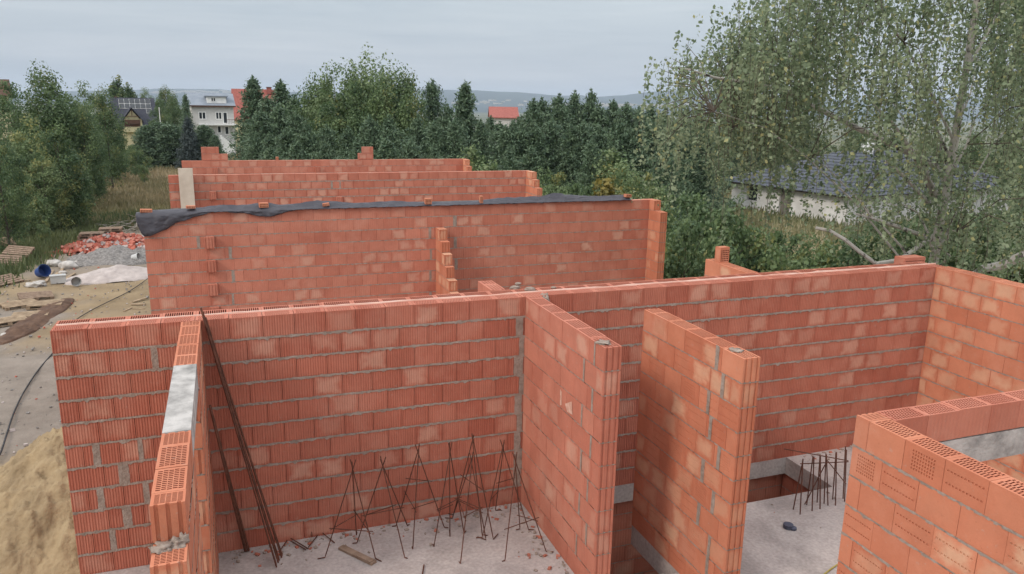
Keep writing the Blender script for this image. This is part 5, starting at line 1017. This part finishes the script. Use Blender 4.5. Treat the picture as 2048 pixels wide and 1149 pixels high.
bucket(80, 556, 0.28, 0.42, BLUE, 'blue plastic barrel at the edge of the left thicket', 'barrel', 1.2, 'barrel', 0.8); bucket(266, 524, 0.20, 0.34, WPL, 'white bucket lying on its side on the gravel', 'bucket', 1.35, 'bucket', 1.2); bucket(151, 571, 0.20, 0.32, WPL, 'pale round bucket lying with its dark mouth towards us', 'bucket', 1.45, 'bucket', 0.3)
b = MB(); g = gp(117, 566); b.box(-0.3, -0.15, 0, 0.3, 0.15, 0.32); b.box(-0.32, -0.17, 0.32, 0.32, 0.17, 0.36); o = b.build('white_box', [WPL], None, g); o.rotation_euler = (0, 0, 0.2); tag(o, 'white box standing in front of the grey boulder', 'box')
g = gp(72, 574); tag(lump('torn_sack', (g.x, g.y, g.z+0.10), 0.34, 0.2, 0.13, STONE, None, 91, 3, 0.8), 'crumpled pale sack above the brown strip', 'sack')
# cables / hoses on the ground
def hose(px, lab, r=0.02, name='hose'):
    b = MB(); P = [gp(x, y) for x, y in px]; o = P[0].copy(); Q = []
    for i in range(len(P)-1):
        p0, p1, p2, p3 = P[max(0, i-1)], P[i], P[i+1], P[min(len(P)-1, i+2)]
        for t in np.linspace(0, 1, 8, endpoint=False): Q.append(0.5*((2*p1)+(p2-p0)*t+(2*p0-5*p1+4*p2-p3)*t*t+(3*p1-p0-3*p2+p3)*t**3))
    Q.append(P[-1]); b.tube([tuple(q-o+Vector((0, 0, r+0.05))) for q in Q], r, 6); tag(b.build(name, [HOSE], None, o), lab, 'hose')
hose([(-10, 930), (2, 912), (14, 875), (28, 832), (48, 790), (75, 748), (100, 718), (116, 700)], 'dark hose running along the grey track beside the sand', 0.022)
hose([(150, 645), (168, 633), (195, 618), (225, 603), (255, 588), (280, 572), (296, 560)], 'thin dark cable lying on the sandy ground beside the second house', 0.016, 'cable')
# dead branches heap
b = MB(); DEAD = noise_mat('bleached_branch', (0.22, 0.19, 0.16), (0.40, 0.36, 0.31), 6); g = gp(258, 462)
for k in range(46):
    a = Vector((random.uniform(-1.2, 1.6), random.uniform(-0.8, 0.8), random.uniform(0, 0.5))); d = Vector((random.gauss(0, 1), random.gauss(0, 0.6), random.gauss(0.1, 0.35))).normalized()*random.uniform(0.5, 1.3); b.tube([tuple(a), tuple(a+d*0.5+Vector((0, 0, 0.08))), tuple(a+d)], [0.03, 0.022, 0.01], 5)
tag(b.build('branch_pile', [DEAD], None, g), 'pile of bleached dead branches beside the left end of the sheeting', 'branches', None, 'stuff')
# unused prototypes are dropped
# ---------------------------------------------------------------- haze
b = MB(); b.box(-11000, -11000, -140, 11000, 11000, 190); HZM = bpy.data.materials.new('air'); HZM.use_nodes = True; n = HZM.node_tree; n.nodes.clear(); o = N(n, 'ShaderNodeOutputMaterial'); v = N(n, 'ShaderNodeVolumePrincipled'); v.inputs['Color'].default_value = (0.74, 0.86, 1.0, 1); v.inputs['Density'].default_value = 0.00011; v.inputs['Anisotropy'].default_value = 0.0
n.links.new(v.outputs[0], o.inputs['Volume']); tag(b.build('haze', [HZM]), 'thin bluish haze over the plain', 'haze', None, 'stuff')
